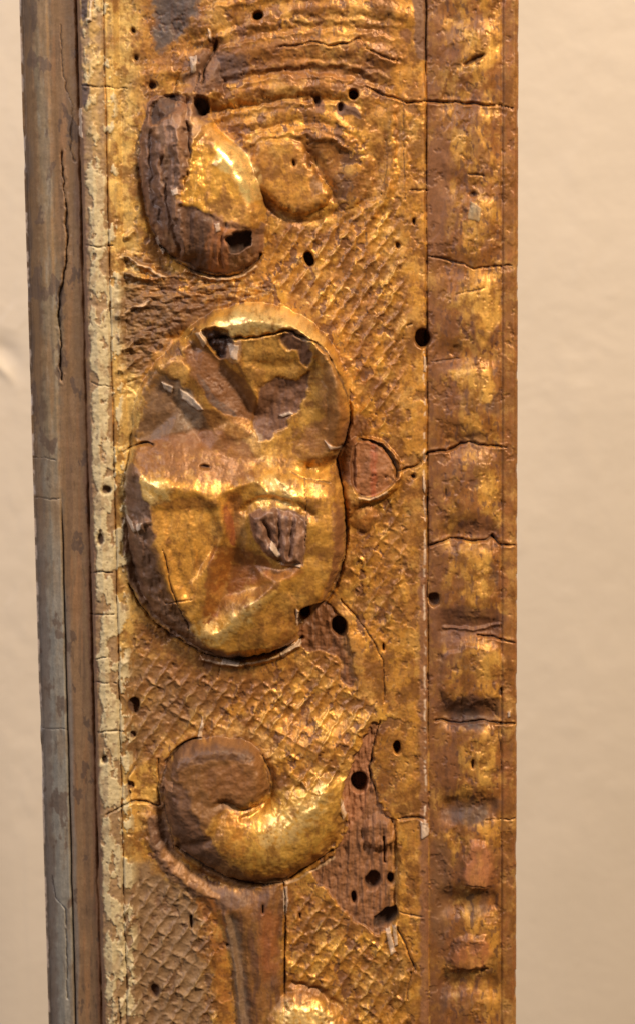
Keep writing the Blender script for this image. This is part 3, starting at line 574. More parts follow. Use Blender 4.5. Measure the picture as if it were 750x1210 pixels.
# outer moulding
out = sst(504.5, 507, XR)
paint(out, srgb(144, 92, 46), 0.3, 0.44)
paint(0.8 * out * sst(0.0, 0.45, fbm(PX, PY, 26, 4, 141, sy=40) + 0.3 * np.exp(-((XR - 565) / 20) ** 2) + 0.06 + 0.16 * sst(330, 40, PY)), srgb(200, 144, 66), 0.5, 0.42)
paint(0.75 * out * sst(0.0, 0.4, fbm(PX, PY, 24, 5, 143, sy=60, gain=0.6)), srgb(118, 74, 44), 0.15, 0.46)
paint(0.7 * out * sst(0.36, 0.55, fbm(PX, PY, 6, 2, 145, sy=12)), srgb(84, 52, 36), 0.05, 0.55)
paint(0.75 * out * sst(532, 520, XR + 5 * n25), srgb(116, 74, 44), 0.2, 0.46)
paint(0.7 * out * sst(589, 594, XR + 1.5 * n10), srgb(146, 98, 54), 0.3, 0.42); paint(0.5 * out * sst(589, 594, XR) * sst(0, .5, fbm(PX, PY, 14, 3, 147, sy=50)), srgb(142, 84, 46), 0.2, 0.42)
for pts, c, k in [([(514, 722), (550, 716), (592, 724), (590, 745), (562, 752), (516, 760)], srgb(104, 66, 44), 0.8), ([(518, 830), (560, 820), (590, 828), (588, 852), (555, 862), (520, 850)], srgb(94, 60, 42), 0.8), ([(535, 842), (560, 838), (566, 856), (545, 862)], C_DIRT, 0.8),
                  ([(520, 958), (560, 945), (590, 945), (580, 968), (540, 975)], srgb(104, 70, 46), 0.7), ([(532, 956), (572, 952), (574, 970), (540, 972)], C_DIRT, 0.75), ([(550, 1052), (576, 1056), (572, 1080), (556, 1090), (548, 1072)], C_DIRT, 0.6), ([(512, 1000), (532, 1010), (530, 1100), (512, 1110)], srgb(112, 78, 48), 0.6),
                  ([(518, 1180), (528, 1165), (530, 1190), (522, 1194)], C_DIRT, 0.6), ([(580, 1120), (588, 1130), (586, 1155), (578, 1150)], C_DIRT, 0.5), ([(572, 612), (588, 625), (586, 636), (560, 636), (540, 626), (545, 612)], srgb(112, 72, 50), 0.6), ([(540, 466), (556, 464), (558, 484), (546, 490)], srgb(120, 84, 60), 0.6),
                  ([(574, 470), (590, 468), (588, 492), (576, 490)], srgb(92, 66, 46), 0.6), ([(546, 515), (570, 510), (572, 530), (550, 534)], srgb(118, 80, 60), 0.6), ([(552, 1000), (576, 1000), (578, 1046), (550, 1046)], srgb(176, 112, 72), 0.7), ([(540, 1114), (572, 1112), (576, 1142), (538, 1146)], srgb(176, 108, 62), 0.6),
                  ([(512, 160), (532, 168), (530, 240), (520, 300), (508, 300), (508, 200)], srgb(126, 82, 50), 0.7), ([(574, 664), (582, 664), (588, 684), (580, 690)], srgb(88, 60, 40), 0.8)]:
    paint(k * blot(pts, 5, 5), c, 0.1, 0.5)
for pts in [[(552, 40), (586, 44), (584, 70), (560, 84), (540, 80), (560, 62)], [(550, 345), (585, 340), (588, 380), (575, 392), (560, 372), (535, 360)], [(530, 440), (560, 436), (580, 440), (584, 464), (560, 480), (562, 460)], [(566, 655), (576, 655), (580, 700), (570, 712), (566, 690)], [(570, 775), (586, 772), (584, 800), (568, 798)], [(565, 885), (582, 880), (582, 905), (568, 910)], [(568, 910), (582, 915), (580, 930), (566, 925)], [(566, 545), (584, 560), (584, 590), (566, 575)]]:
    paint(0.8 * blot(pts, 6, 4), srgb(216, 164, 84), 0.6, 0.38)
# painted bead at the left
bead = sst(106, 108, XR) * sst(137, 135, XR)
fade = sst(250, 60, PY)
paint(bead, srgb(146, 116, 82), 0.05, 0.5)
paint(0.95 * CREAMM, C_CREAM, 0.02, 0.5)
paint(0.5 * bead * sst(0.15, 0.35, fbm(PX, PY, 14, 4, 153, sy=26)), srgb(150, 120, 88), 0.1, 0.5)
paint(0.6 * bead * fade * sst(-.3, .3, n25), srgb(208, 170, 100), 0.3, 0.45)
paint(0.6 * bead * sst(0.46, 0.62, fbm(PX, PY, 6, 3, 155)), srgb(96, 70, 52), 0, 0.6)
paint(0.85 * sst(100, 103, XR) * sst(112 + 2, 108, XR + 3.5 * n10 + 2 * n25), srgb(116, 84, 66), 0, 0.55)
# side: brown strip and grey strip
side = sst(104.4, 103, XR)
low = sst(480, 760, PY + 40 * n60)
paint(side, srgb(150, 114, 78), 0, 0.5)
paint(0.7 * side * sst(-0.1, 0.45, fbm(PX, PY, 10, 4, 161, sy=150)), srgb(128, 96, 68), 0, 0.5)
paint(0.6 * side * sst(0.1, 0.5, fbm(PX, PY, 8, 4, 163, sy=110)), srgb(164, 116, 74), 0, 0.48)
paint(0.5 * side * sst(96, 102, XR + 3 * n10), srgb(120, 78, 58), 0, 0.5)
gl = 70 + 4 * fbm(PX * 0, PY, 120, 3, 165) + 6 * sst(450, 380, PY) * sst(250, 330, PY)
gm = sst(gl + 6 - 4.5 * low, gl - 6 + 4.5 * low, XR + 3 * n10 * (1 - low)) * side
paint(0.9 * gm, srgb(130, 112, 86), 0, 0.48)
paint(0.75 * gm * low, srgb(136, 132, 124), 0, 0.45)
paint(0.6 * gm * sst(-0.05, 0.5, fbm(PX, PY, 14, 5, 167, sy=60, gain=0.6)), srgb(122, 102, 80), 0, 0.5)
paint(0.35 * gm * sst(0.1, 0.5, fbm(PX, PY, 10, 5, 168, sy=40, gain=0.6)), srgb(160, 150, 134), 0, 0.46)
paint(0.6 * side * sst(gl + 8, gl + 3, XR) * sst(gl, gl + 2, XR) * sst(680, 780, PY), srgb(128, 126, 120), 0, 0.45)
paint(0.85 * side * sst(54, 47, XR + 4 * n10 + 3 * n25) * sst(640, 420, PY + 60 * n60), srgb(96, 72, 54), 0, 0.52)
paint(0.6 * side * sst(50, 44, XR + 3 * n10 + 3 * n25) * sst(420, 640, PY), srgb(104, 84, 72), 0, 0.52)
paint(0.45 * side * sst(0.34, 0.55, fbm(PX, PY, 4, 3, 169, sy=22)) * sst(-0.2, 0.4, n60), srgb(84, 62, 48), 0, 0.6)
paint(0.45 * side * (1 - low) * sst(-0.3, 0.3, fbm(PX, PY, 14, 4, 173, sy=120)), srgb(146, 108, 66), 0.05, 0.48)
paint(0.7 * side * sst(0.34, 0.44, fbm(PX, PY, 30, 5, 171, gain=0.6, sy=60)), srgb(92, 70, 56), 0, 0.55)
paint(0.8 * sst(3.2, 1.0, XR - XR[0, 0] + 1.5 * n10) * sst(-0.1, 0.2, n25), srgb(190, 170, 155), 0, 0.5)
paint(0.9 * blot([(95, -60), (107, -60), (104, 10), (102, 22), (97, 20)], 1, 1), srgb(66, 48, 48), 0, 0.5)
paint(0.9 * blot([(97, 100), (106, 100), (104, 120), (100, 126), (97, 118)], 1.5, 1), srgb(84, 64, 60), 0, 0.5)
# yellow patch left of the volute
paint(0.85 * blot([(153, 920), (163, 908), (184, 898), (187, 945), (155, 947)], 2, 2), srgb(206, 158, 80), 0.35, 0.45)
# patches of worn leaf, size, wood, painted highlights and shade, each with own edge
def patch(pts, c, m=0.1, r=0.5, warp=3.5, soft=1.8, dp=0.8, k=0.85, grain=0.35):
    global H
    q = blot(pts, warp, soft)
    H -= dp * q
    paint(k * q * (1 - grain * sst(0.0, 0.5, n10 + 0.5 * n5)), srgb(*c), m, r)
for a in [([(138, 356), (205, 350), (214, 384), (205, 400), (165, 412), (140, 402)], (104, 74, 46), 0.15, 0.5, 6, 5, 0, 0.65), ([(215, 348), (300, 345), (262, 364), (225, 390), (212, 380)], (108, 70, 38), 0.15, 0.5, 5, 5, 0), ([(160, 420), (205, 402), (214, 416), (190, 428), (172, 440), (160, 456)], (116, 80, 46), 0.15, 0.5, 5, 3, 0, 0.7),
          ([(147, 465), (160, 463), (165, 484), (155, 513), (140, 532)], (200, 164, 98), 0.25, 0.45, 2, 1.2, -1.5), ([(173, 441), (189, 437), (208, 447), (237, 479), (245, 505), (237, 521), (165, 519), (166, 500), (171, 460)], (98, 70, 46), 0.1, 0.46, 3.5, 2.5, 0.8, 0.9, 0.25),
          ([(208, 452), (237, 473), (236, 511), (221, 500)], (138, 116, 94), 0.05, 0.45, 3, 3, 0, 0.6), ([(179, 417), (208, 420), (224, 436), (221, 452), (200, 441), (184, 431)], (190, 140, 78), 0.5, 0.4, 3, 1.5, -0.8),
          ([(221, 404), (240, 407), (291, 447), (304, 473), (296, 495), (269, 485), (248, 471), (237, 447)], (110, 68, 34), 0.15, 0.42, 2, 2, 0, 0.9, 0.15), ([(235, 441), (248, 473), (275, 490), (278, 485), (254, 464), (243, 447)], (72, 46, 32), 0.05, 0.5, 2, 1.5, 0),
          ([(245, 391), (264, 388), (275, 404), (264, 423), (251, 409)], (64, 46, 40), 0, 0.5), ([(269, 409), (288, 401), (284, 427), (270, 425)], (168, 126, 92), 0.1, 0.5, 2, 1.2, -0.8),
          ([(243, 479), (269, 487), (298, 497), (293, 516), (261, 513), (248, 500)], (170, 118, 66), 0.35, 0.42, 3, 1.5, -0.6), ([(246, 505), (285, 517), (300, 530), (300, 548), (240, 530), (172, 522)], (128, 80, 42), 0.15, 0.45, 3, 3),
          ([(365, 440), (385, 430), (404, 455), (410, 500), (402, 540), (370, 545), (345, 530), (352, 512), (382, 486), (378, 466)], (140, 92, 48), 0.2, 0.46, 5, 3, 0.4, 0.8), ([(372, 400), (392, 420), (402, 450), (394, 452), (380, 424)], (160, 116, 72), 0.2, 0.45, 4, 2, 0, 0.7),
          ([(163, 521), (240, 527), (301, 553), (296, 566), (227, 566), (187, 560), (168, 553)], (120, 76, 36), 0.25, 0.42, 4, 4, 0, 0.8, 0.4), ([(168, 561), (200, 564), (204, 582), (179, 590)], (228, 182, 104), 0.7, 0.28, 4, 2, -0.6),  # pale gold spot paints in the highlight where the shelf turns
          ([(197, 585), (253, 583), (251, 597), (205, 599)], (158, 102, 52), 0.3, 0.42, 4, 2.5, 0.3, 0.7), ([(184, 603), (248, 600), (253, 644), (237, 690), (230, 730), (208, 690), (194, 644)], (214, 154, 72), 0.5, 0.4, 3, 2, 0, 0.7),
          ([(267, 588), (280, 623), (278, 641), (269, 625)], (132, 68, 38), 0.1, 0.42, 1.5, 1.2, 1.0), ([(277, 601), (291, 607), (291, 647), (283, 644)], (168, 126, 80), 0.2, 0.45, 2, 1.5, 0, 0.7),
          ([(251, 649), (269, 641), (317, 655), (314, 674), (280, 702), (245, 736), (241, 718)], (134, 78, 36), 0.25, 0.38, 2.5, 2, 0, 0.9, 0.2), ([(286, 706), (312, 684), (332, 684), (310, 702), (290, 716)], (122, 76, 40), 0.2, 0.42, 2.5, 2, 0.4),
          ([(306, 562), (330, 556), (352, 580), (356, 598), (330, 594), (308, 592)], (230, 182, 104), 0.6, 0.32, 4, 3, 0, 0.75, 0.5), ([(366, 562), (384, 572), (392, 620), (390, 664), (372, 700), (362, 690), (374, 650), (372, 605)], (206, 148, 68), 0.5, 0.38, 3, 2, 0, 0.7), ([(330, 700), (370, 690), (372, 712), (352, 740), (318, 760), (288, 764), (300, 738)], (208, 150, 70), 0.5, 0.38, 3, 3, 0, 0.6), ([(290, 402), (330, 396), (352, 440), (320, 446), (304, 462), (294, 440)], (212, 160, 86), 0.45, 0.4, 4, 2, 0, 0.65), ([(250, 748), (318, 694), (322, 700), (262, 758)], (232, 182, 100), 0.65, 0.3, 2, 2, -0.4, 0.75),  # last strip paints a pale highlight along the fold
          ([(320, 760), (340, 735), (352, 712), (350, 750)], (150, 92, 48), 0.3, 0.42, 3, 2.5, 0.3, 0.7), ([(390, 590), (402, 600), (405, 640), (394, 680), (386, 694), (392, 650)], (118, 74, 44), 0.1, 0.45, 3, 2, 0.6),
          ([(150, 570), (164, 560), (170, 580), (182, 602), (176, 640), (166, 620), (152, 600)], (108, 78, 58), 0, 0.48), ([(158, 632), (180, 640), (190, 670), (184, 700), (164, 690), (156, 660)], (102, 72, 52), 0, 0.48), ([(186, 640), (198, 690), (220, 730), (206, 728), (190, 700)], (118, 80, 48), 0.1, 0.45),
          ([(164, 560), (176, 600), (168, 640), (162, 600)], (128, 100, 82), 0, 0.42, 3, 2, -1, 0.6), ([(188, 700), (226, 742), (214, 742), (194, 722)], (120, 90, 70), 0, 0.44, 3, 1.5, -0.8, 0.7),
          ([(213, 249), (245, 251), (253, 267), (246, 318), (221, 315)], (96, 66, 48), 0, 0.5, 2, 1.5, 0), ([(247, 278), (269, 275), (272, 315), (248, 318)], (148, 98, 62), 0, 0.5, 2, 1.5, 0), ([(250, 246), (270, 236), (304, 240), (303, 268), (268, 262)], (158, 108, 62), 0.2, 0.45, 4, 3, 0.3, 0.65, 0.5),
          ([(170, 170), (186, 165), (196, 205), (200, 262), (186, 268), (172, 225)], (104, 76, 62), 0, 0.46), ([(200, 205), (212, 200), (216, 250), (218, 296), (206, 290)], (128, 98, 82), 0, 0.42, 3, 2, -1, 0.7), ([(216, 170), (224, 160), (222, 205), (214, 225)], (126, 94, 74), 0, 0.42, 3, 1.5, -1, 0.7),
          ([(190, 150), (212, 140), (222, 150), (212, 165), (194, 172)], (158, 122, 98), 0, 0.45, 3, 2, -0.6, 0.6), ([(224, 140), (240, 142), (262, 165), (250, 172), (232, 165)], (190, 144, 92), 0.3, 0.4, 3, 2, -0.6, 0.7),
          ([(300, 175), (330, 164), (350, 166), (372, 205), (384, 232), (362, 246), (336, 242), (312, 222)], (190, 132, 62), 0.45, 0.44, 3, 2, 0, 0.7), ([(358, 168), (404, 172), (400, 205), (384, 216), (370, 196)], (152, 98, 46), 0.3, 0.44, 3, 2.5, 0.3, 0.7),
          ([(366, 214), (376, 208), (380, 224), (370, 232)], (118, 80, 44), 0.1, 0.5, 2, 1.2, 0.8), ([(304, 215), (322, 238), (345, 254), (380, 252), (370, 264), (330, 258), (306, 236)], (142, 90, 42), 0.25, 0.46, 3, 3, 0.3, 0.7),  # brown band below the tongue paints in its shadow
          ([(430, 140), (456, 130), (458, 200), (446, 236), (424, 230), (430, 190)], (186, 134, 70), 0.4, 0.44, 4, 2, 0, 0.7), ([(255, 70), (280, 66), (292, 84), (276, 98), (256, 98)], (106, 80, 70), 0.05, 0.5, 4, 3, 0.3), ([(330, 62), (352, 58), (382, 62), (380, 76), (340, 74)], (176, 116, 56), 0.4, 0.42, 4, 2, -0.4, 0.7),
          ([(188, -40), (215, -40), (232, 0), (222, 30), (204, 52), (186, 60), (184, 20)], (84, 70, 64), 0.1, 0.48, 5, 4, 0.5), ([(300, 95), (400, 88), (440, 108), (400, 116), (330, 118), (280, 126)], (162, 104, 48), 0.3, 0.44, 5, 4, 0, 0.55),
          ([(205, 885), (240, 876), (285, 880), (300, 895), (262, 890), (222, 900), (206, 925)], (92, 62, 42), 0.02, 0.5, 4, 2, 0.5), ([(200, 930), (222, 925), (236, 965), (262, 1005), (250, 1022), (212, 992)], (88, 60, 44), 0.02, 0.48, 5, 3, 0.4), ([(245, 905), (285, 900), (300, 925), (276, 942), (250, 935)], (124, 80, 44), 0.1, 0.46, 6, 4, 0, 0.7),
          ([(262, 955), (290, 960), (290, 1000), (275, 1005), (258, 985)], (176, 112, 46), 0.4, 0.4, 4, 3, 0, 0.7), ([(296, 962), (330, 938), (372, 915), (404, 920), (396, 960), (366, 996), (320, 1006)], (222, 168, 82), 0.55, 0.34, 6, 4, 0, 0.55, 0.6), ([(290, 1030), (340, 1024), (385, 995), (404, 965), (400, 985), (370, 1018), (330, 1036)], (150, 98, 44), 0.25, 0.44, 4, 3, 0, 0.8),
          ([(212, 872), (250, 862), (300, 860), (330, 885), (322, 900), (300, 874), (250, 868)], (214, 164, 98), 0.45, 0.4, 4, 3, -0.5, 0.7), ([(345, 780), (398, 775), (400, 800), (360, 812)], (190, 134, 70), 0.4, 0.42, 4, 3, 0, 0.6), ([(185, 742), (232, 780), (300, 796), (300, 820), (250, 830), (200, 805), (172, 770)], (120, 78, 42), 0.2, 0.46, 5, 6, 0, 0.7),  # last patch paints the shadow under the flower
          ([(176, 965), (196, 975), (208, 1010), (240, 1040), (290, 1066), (262, 1072), (215, 1046), (184, 1015)], (112, 80, 58), 0.05, 0.5, 3, 3, 0), ([(193, 1010), (203, 1005), (232, 1036), (262, 1058), (252, 1062), (215, 1040)], (170, 120, 70), 0.3, 0.42, 3, 2, -0.6, 0.6),
          ([(236, 1062), (262, 1075), (268, 1130), (272, 1215), (262, 1215), (252, 1140)], (160, 98, 44), 0.3, 0.42, 4, 3, 0, 0.7), ([(340, 1050), (362, 1046), (372, 1064), (350, 1085)], (150, 98, 50), 0.25, 0.46, 3, 2, 0.3, 0.7)]:
    patch(*a)
# gesso shown by cracks, dust and dark in the deep
rim = np.maximum(0, np.exp(-((XR - 501.0 - 0.8 * jv + 1.5 * n10) / 1.3) ** 2)) * sst(380, 420, PY) * sst(0.0, 0.3, n10 + 0.2) * sst(1000, 960, PY); paint(0.7 * rim, C_PALE, 0, 0.6)
for pts in [[(240, 778), (270, 785), (300, 782), (325, 775), (355, 762)], [(150, 306), (166, 313), (198, 329)], [(236, 328), (262, 330), (290, 324), (304, 314)], [(146, 372), (162, 362), (176, 357)], [(394, 1014), (370, 1030), (340, 1042), (308, 1044)], [(424, 586), (440, 588), (456, 581)]]:
    d, _ = dline(pts, 2); paint(0.8 * sst(2.4, 0.8, d), srgb(204, 168, 130), 0.1, 0.5)
for m in CR: paint(0.75 * sst(0.35, 0.95, m), srgb(54, 36, 27), 0, 0.7)
for m in HOLES: paint(0.9 * sst(0.2, 0.8, m), srgb(84, 56, 40), 0, 0.8)
for p in ([(270, 281), (284, 276), (299, 272), (297, 284), (290, 293), (274, 300)], [(232, 118), (242, 116), (249, 127), (243, 135), (233, 135)], [(441, 1086), (456, 1076), (468, 1072), (469, 1086), (456, 1095), (443, 1097)]):
    paint(0.85 * blot(p, 1.5, 1.5), srgb(52, 36, 30), 0, 0.75)
for i in range(len(CHIPS)):
    wdw = window(min(p[0] for p in CHIPS[i]) - 4, min(p[1] for p in CHIPS[i]) - 4, max(p[0] for p in CHIPS[i]) + 4, max(p[1] for p in CHIPS[i]) + 4)
    c = C_PALE if i not in (26, 30) else (srgb(176, 158, 122) if i == 26 else srgb(190, 140, 104))
    msk = np.zeros_like(H); msk[wdw] = (chipid[wdw] == i + 1); paint(0.6 * msk, c, 0, 0.5)
leafy = sst(0.16, 0.32, met)
# rubbed-in grime and leaf worn to its ground, everywhere on the gilding
paint(0.22 * sst(137, 141, XR) * FLECK * (1 - 0.5 * orn), srgb(92, 60, 38), 0.08, 0.55)
paint(0.5 * leafy * SMUT * (1 - 0.5 * orn), srgb(100, 62, 32), 0.18, 0.46)
paint(0.45 * gild * LOSS, srgb(96, 60, 38), 0.1, 0.5)
paint(0.35 * leafy * sst(0.1, 0.4, fbm(PX, PY, 50, 5, 125, gain=0.65)), srgb(212, 164, 92), 0.45, 0.4)
paint(0.3 * gild * (1 - 0.4 * orn) * sst(0.2, 0.5, fbm(PX, PY, 6, 4, 127, sy=24)), srgb(104, 66, 38), 0.15, 0.48)
paint(0.2 * leafy * sst(0.25, 0.6, fbm(PX, PY, 9, 4, 123, gain=0.65)), srgb(226, 178, 100), 0.5, 0.36)
met *= 0.62; rgh = np.clip(rgh + 0.09 * sst(0.25, 0.4, rgh), 0.18, 0.9)
# old toned varnish, rubbed through in ragged patches
GL = fbm(PX, PY, 26, 6, 191, gain=0.66, sy=34)
paint((0.6 - 0.28 * orn) * leafy * sst(-0.02, 0.2, GL), srgb(136, 86, 40), 0.25, 0.42)
paint(0.5 * leafy * sst(0.22, 0.36, GL), srgb(98, 60, 32), 0.15, 0.46)
met += leafy * (0.03 + 0.06 * orn); rgh -= leafy * (0.02 + 0.03 * orn)
paint(0.5 * leafy * orn * sst(0.12, 0.3, fbm(PX, PY, 9, 5, 193, gain=0.66, sy=16)), srgb(112, 70, 36), 0.12, 0.5)
# burnished spots of the leaf, pale highlights painted into their colour
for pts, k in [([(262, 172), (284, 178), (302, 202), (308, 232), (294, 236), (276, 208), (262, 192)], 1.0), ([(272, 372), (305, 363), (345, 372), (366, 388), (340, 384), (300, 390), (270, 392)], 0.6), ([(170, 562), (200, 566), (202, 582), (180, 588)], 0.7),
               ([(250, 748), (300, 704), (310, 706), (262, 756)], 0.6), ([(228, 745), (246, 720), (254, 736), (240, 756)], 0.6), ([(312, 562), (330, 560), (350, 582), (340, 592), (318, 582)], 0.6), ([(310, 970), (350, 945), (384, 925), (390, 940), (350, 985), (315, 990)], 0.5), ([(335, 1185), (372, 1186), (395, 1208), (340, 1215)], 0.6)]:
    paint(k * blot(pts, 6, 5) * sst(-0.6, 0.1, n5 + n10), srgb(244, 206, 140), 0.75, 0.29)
# fine grain of tone
tone = 1 + 0.06 * n5 + 0.08 * n10 + 0.02 * nfine
col = col * (1 + leafy[..., None] * np.array([0.08, 0.085, 0.0], np.float32))      # the leaf itself: warm yellow gold
col = np.clip(col * tone[..., None], 0.004, 0.9)
rgh = np.clip(rgh + 0.05 * n10 + 0.04 * n5, 0.18, 0.9)

hs = sst(10, -6, sdf([(258, 168), (286, 174), (306, 202), (312, 236), (296, 244), (272, 214), (254, 194)], 2))
H += hs * (blur(H, 14) - H)
# light smoothing so that no single sample sticks out
Hs = H.copy(); Hs[1:-1, 1:-1] = 0.5 * H[1:-1, 1:-1] + 0.125 * (H[2:, 1:-1] + H[:-2, 1:-1] + H[1:-1, 2:] + H[1:-1, :-2]); H = Hs

# ------------------------------------------------------------------ materials
def finish_material(name):
    m = bpy.data.materials.new(name); m.use_nodes = True
    nt = m.node_tree; N = nt.nodes; Lk = nt.links.new; b = N['Principled BSDF']
    a = N.new('ShaderNodeVertexColor'); a.layer_name = 'tone'
    f = N.new('ShaderNodeVertexColor'); f.layer_name = 'finish'
    sp = N.new('ShaderNodeSeparateColor'); Lk(f.outputs[0], sp.inputs[0])
    tc = N.new('ShaderNodeTexCoord')
    nz = N.new('ShaderNodeTexNoise'); nz.inputs['Scale'].default_value = 3600; nz.inputs['Detail'].default_value = 4; nz.inputs['Roughness'].default_value = 0.65
    Lk(tc.outputs['Object'], nz.inputs['Vector'])
    mr = N.new('ShaderNodeMapRange'); mr.inputs[1].default_value = 0.25; mr.inputs[2].default_value = 0.75; mr.inputs[3].default_value = 0.82; mr.inputs[4].default_value = 1.14
    Lk(nz.outputs[0], mr.inputs[0])
    mx = N.new('ShaderNodeMix'); mx.data_type = 'RGBA'; mx.blend_type = 'MULTIPLY'; mx.inputs[0].default_value = 1
    Lk(a.outputs[0], mx.inputs[6]); Lk(mr.outputs[0], mx.inputs[7])
    Lk(mx.outputs[2], b.inputs['Base Color']); Lk(sp.outputs[0], b.inputs['Metallic']); Lk(sp.outputs[1], b.inputs['Roughness'])
    bp = N.new('ShaderNodeBump'); bp.inputs['Strength'].default_value = 0.25; bp.inputs['Distance'].default_value = 0.00008
    Lk(nz.outputs[0], bp.inputs['Height']); Lk(bp.outputs[0], b.inputs['Normal'])
    return m
MAT = finish_material('worn_gilding')

def wood_material():
    m = bpy.data.materials.new('old_wood'); m.use_nodes = True
    nt = m.node_tree; N = nt.nodes; Lk = nt.links.new; b = N['Principled BSDF']
    tc = N.new('ShaderNodeTexCoord'); mp = N.new('ShaderNodeMapping'); mp.inputs['Scale'].default_value = (600, 600, 40); Lk(tc.outputs['Object'], mp.inputs[0])
    nz = N.new('ShaderNodeTexNoise'); nz.inputs['Scale'].default_value = 1; nz.inputs['Detail'].default_value = 5; Lk(mp.outputs[0], nz.inputs['Vector'])
    cr = N.new('ShaderNodeValToRGB'); cr.color_ramp.elements[0].color = (0.03, 0.016, 0.01, 1); cr.color_ramp.elements[1].color = (0.16, 0.085, 0.045, 1)
    Lk(nz.outputs[0], cr.inputs[0]); Lk(cr.outputs[0], b.inputs['Base Color']); b.inputs['Roughness'].default_value = 0.65
    bp = N.new('ShaderNodeBump'); bp.inputs['Distance'].default_value = 0.0003; Lk(nz.outputs[0], bp.inputs['Height']); Lk(bp.outputs[0], b.inputs['Normal'])
    return m
WOODM = wood_material()

def wall_material():
    m = bpy.data.materials.new('wall_paint'); m.use_nodes = True
    nt = m.node_tree; N = nt.nodes; Lk = nt.links.new; b = N['Principled BSDF']
    tc = N.new('ShaderNodeTexCoord')
    nz = N.new('ShaderNodeTexNoise'); nz.inputs['Scale'].default_value = 60; nz.inputs['Detail'].default_value = 6; Lk(tc.outputs['Object'], nz.inputs['Vector'])
    cr = N.new('ShaderNodeValToRGB'); cr.color_ramp.elements[0].position = 0.3; cr.color_ramp.elements[1].position = 0.7
    cr.color_ramp.elements[0].color = (0.60, 0.508, 0.412, 1); cr.color_ramp.elements[1].color = (0.63, 0.534, 0.436, 1)
    Lk(nz.outputs[0], cr.inputs[0]); Lk(cr.outputs[0], b.inputs['Base Color']); b.inputs['Roughness'].default_value = 0.55
    n2 = N.new('ShaderNodeTexNoise'); n2.inputs['Scale'].default_value = 420; n2.inputs['Detail'].default_value = 3; Lk(tc.outputs['Object'], n2.inputs['Vector'])
    bp = N.new('ShaderNodeBump'); bp.inputs['Strength'].default_value = 0.3; bp.inputs['Distance'].default_value = 0.0004; Lk(n2.outputs[0], bp.inputs['Height']); Lk(bp.outputs[0], b.inputs['Normal'])
    return m
WALLM = wall_material()

# ------------------------------------------------------------------ meshes
def sheet(name, verts, faces, mat, parent=None, tone=None, fin=None, smooth=True):
    me = bpy.data.meshes.new(name)
    me.vertices.add(len(verts)); me.vertices.foreach_set('co', np.ascontiguousarray(verts, np.float32).ravel())
    nf = len(faces); k = faces.shape[1]
    me.loops.add(nf * k); me.loops.foreach_set('vertex_index', np.ascontiguousarray(faces, np.int32).ravel())
    me.polygons.add(nf); me.polygons.foreach_set('loop_start', np.arange(0, nf * k, k, dtype=np.int32))
    me.polygons.foreach_set('use_smooth', np.full(nf, smooth))
    me.update(calc_edges=True)
    if tone is not None:
        for nm, arr in (('tone', tone), ('finish', fin)):
            at = me.attributes.new(nm, 'FLOAT_COLOR', 'POINT')
            at.data.foreach_set('color', np.ascontiguousarray(np.concatenate([arr, np.ones((len(arr), 1), np.float32)], 1), np.float32).ravel())
    me.materials.append(mat)
    o = bpy.data.objects.new(name, me); sc.collection.objects.link(o)
    if parent: o.parent = parent
    return o

WALL_Y = 0.17
# wall, with the dent at the left edge of the picture
dl = unproject(6, 430, WALL_Y)
wx = np.unique(np.concatenate([np.linspace(-0.8, 0.8, 60), np.linspace(-0.06, 0.06, 110), dl[0] + np.linspace(-0.010, 0.010, 101)]))
wz = np.unique(np.concatenate([np.linspace(-0.8, 0.8, 60), np.linspace(-0.09, 0.09, 150), dl[2] + np.linspace(-0.012, 0.012, 121)]))
GX, GZ = np.meshgrid(wx, wz)
wy = 0.00008 * fbm(GX, GZ, 0.02, 3, 201) + 0.00006 * fbm(GX, GZ, 0.004, 2, 203) - 0.0001 * sst(0.42, 0.62, fbm(GX, GZ, 0.011, 2, 205))
rx, rz = GX - dl[0], GZ - dl[2]
al = rx * 0.72 - rz * 0.69; ac = rx * 0.69 + rz * 0.72      # along / across the dent
ac = ac + 35 * al * al
env = np.exp(-((al + 0.002) / 0.0045) ** 2)
wy = wy + env * (0.0008 * np.exp(-((ac - 0.0018) / 0.0022) ** 2) - 0.0007 * np.exp(-((ac + 0.0012) / 0.0009) ** 2))
vv = np.stack([GX, WALL_Y + 0.0003 + wy, GZ], -1).reshape(-1, 3)
r_, c_ = GX.shape
idx = np.arange(r_ * c_).reshape(r_, c_)
ff = np.stack([idx[:-1, :-1], idx[:-1, 1:], idx[1:, 1:], idx[1:, :-1]], -1).reshape(-1, 4)
wall = sheet('wall', vv, ff, WALLM)
wall['kind'] = 'structure'; wall['label'] = 'pale warm plaster wall behind the gilded frame rail'

# the rail
rail = bpy.data.objects.new('picture_frame_rail', None); sc.collection.objects.link(rail)
rail.empty_display_size = 0.01; rail.location = (0, 0.03, VB * MM)
rail['label'] = 'worn carved and gilded wooden picture frame rail with wormholes against pale wall'
rail['category'] = 'picture frame'
bpy.context.view_layer.update()
inv = np.array(rail.location)

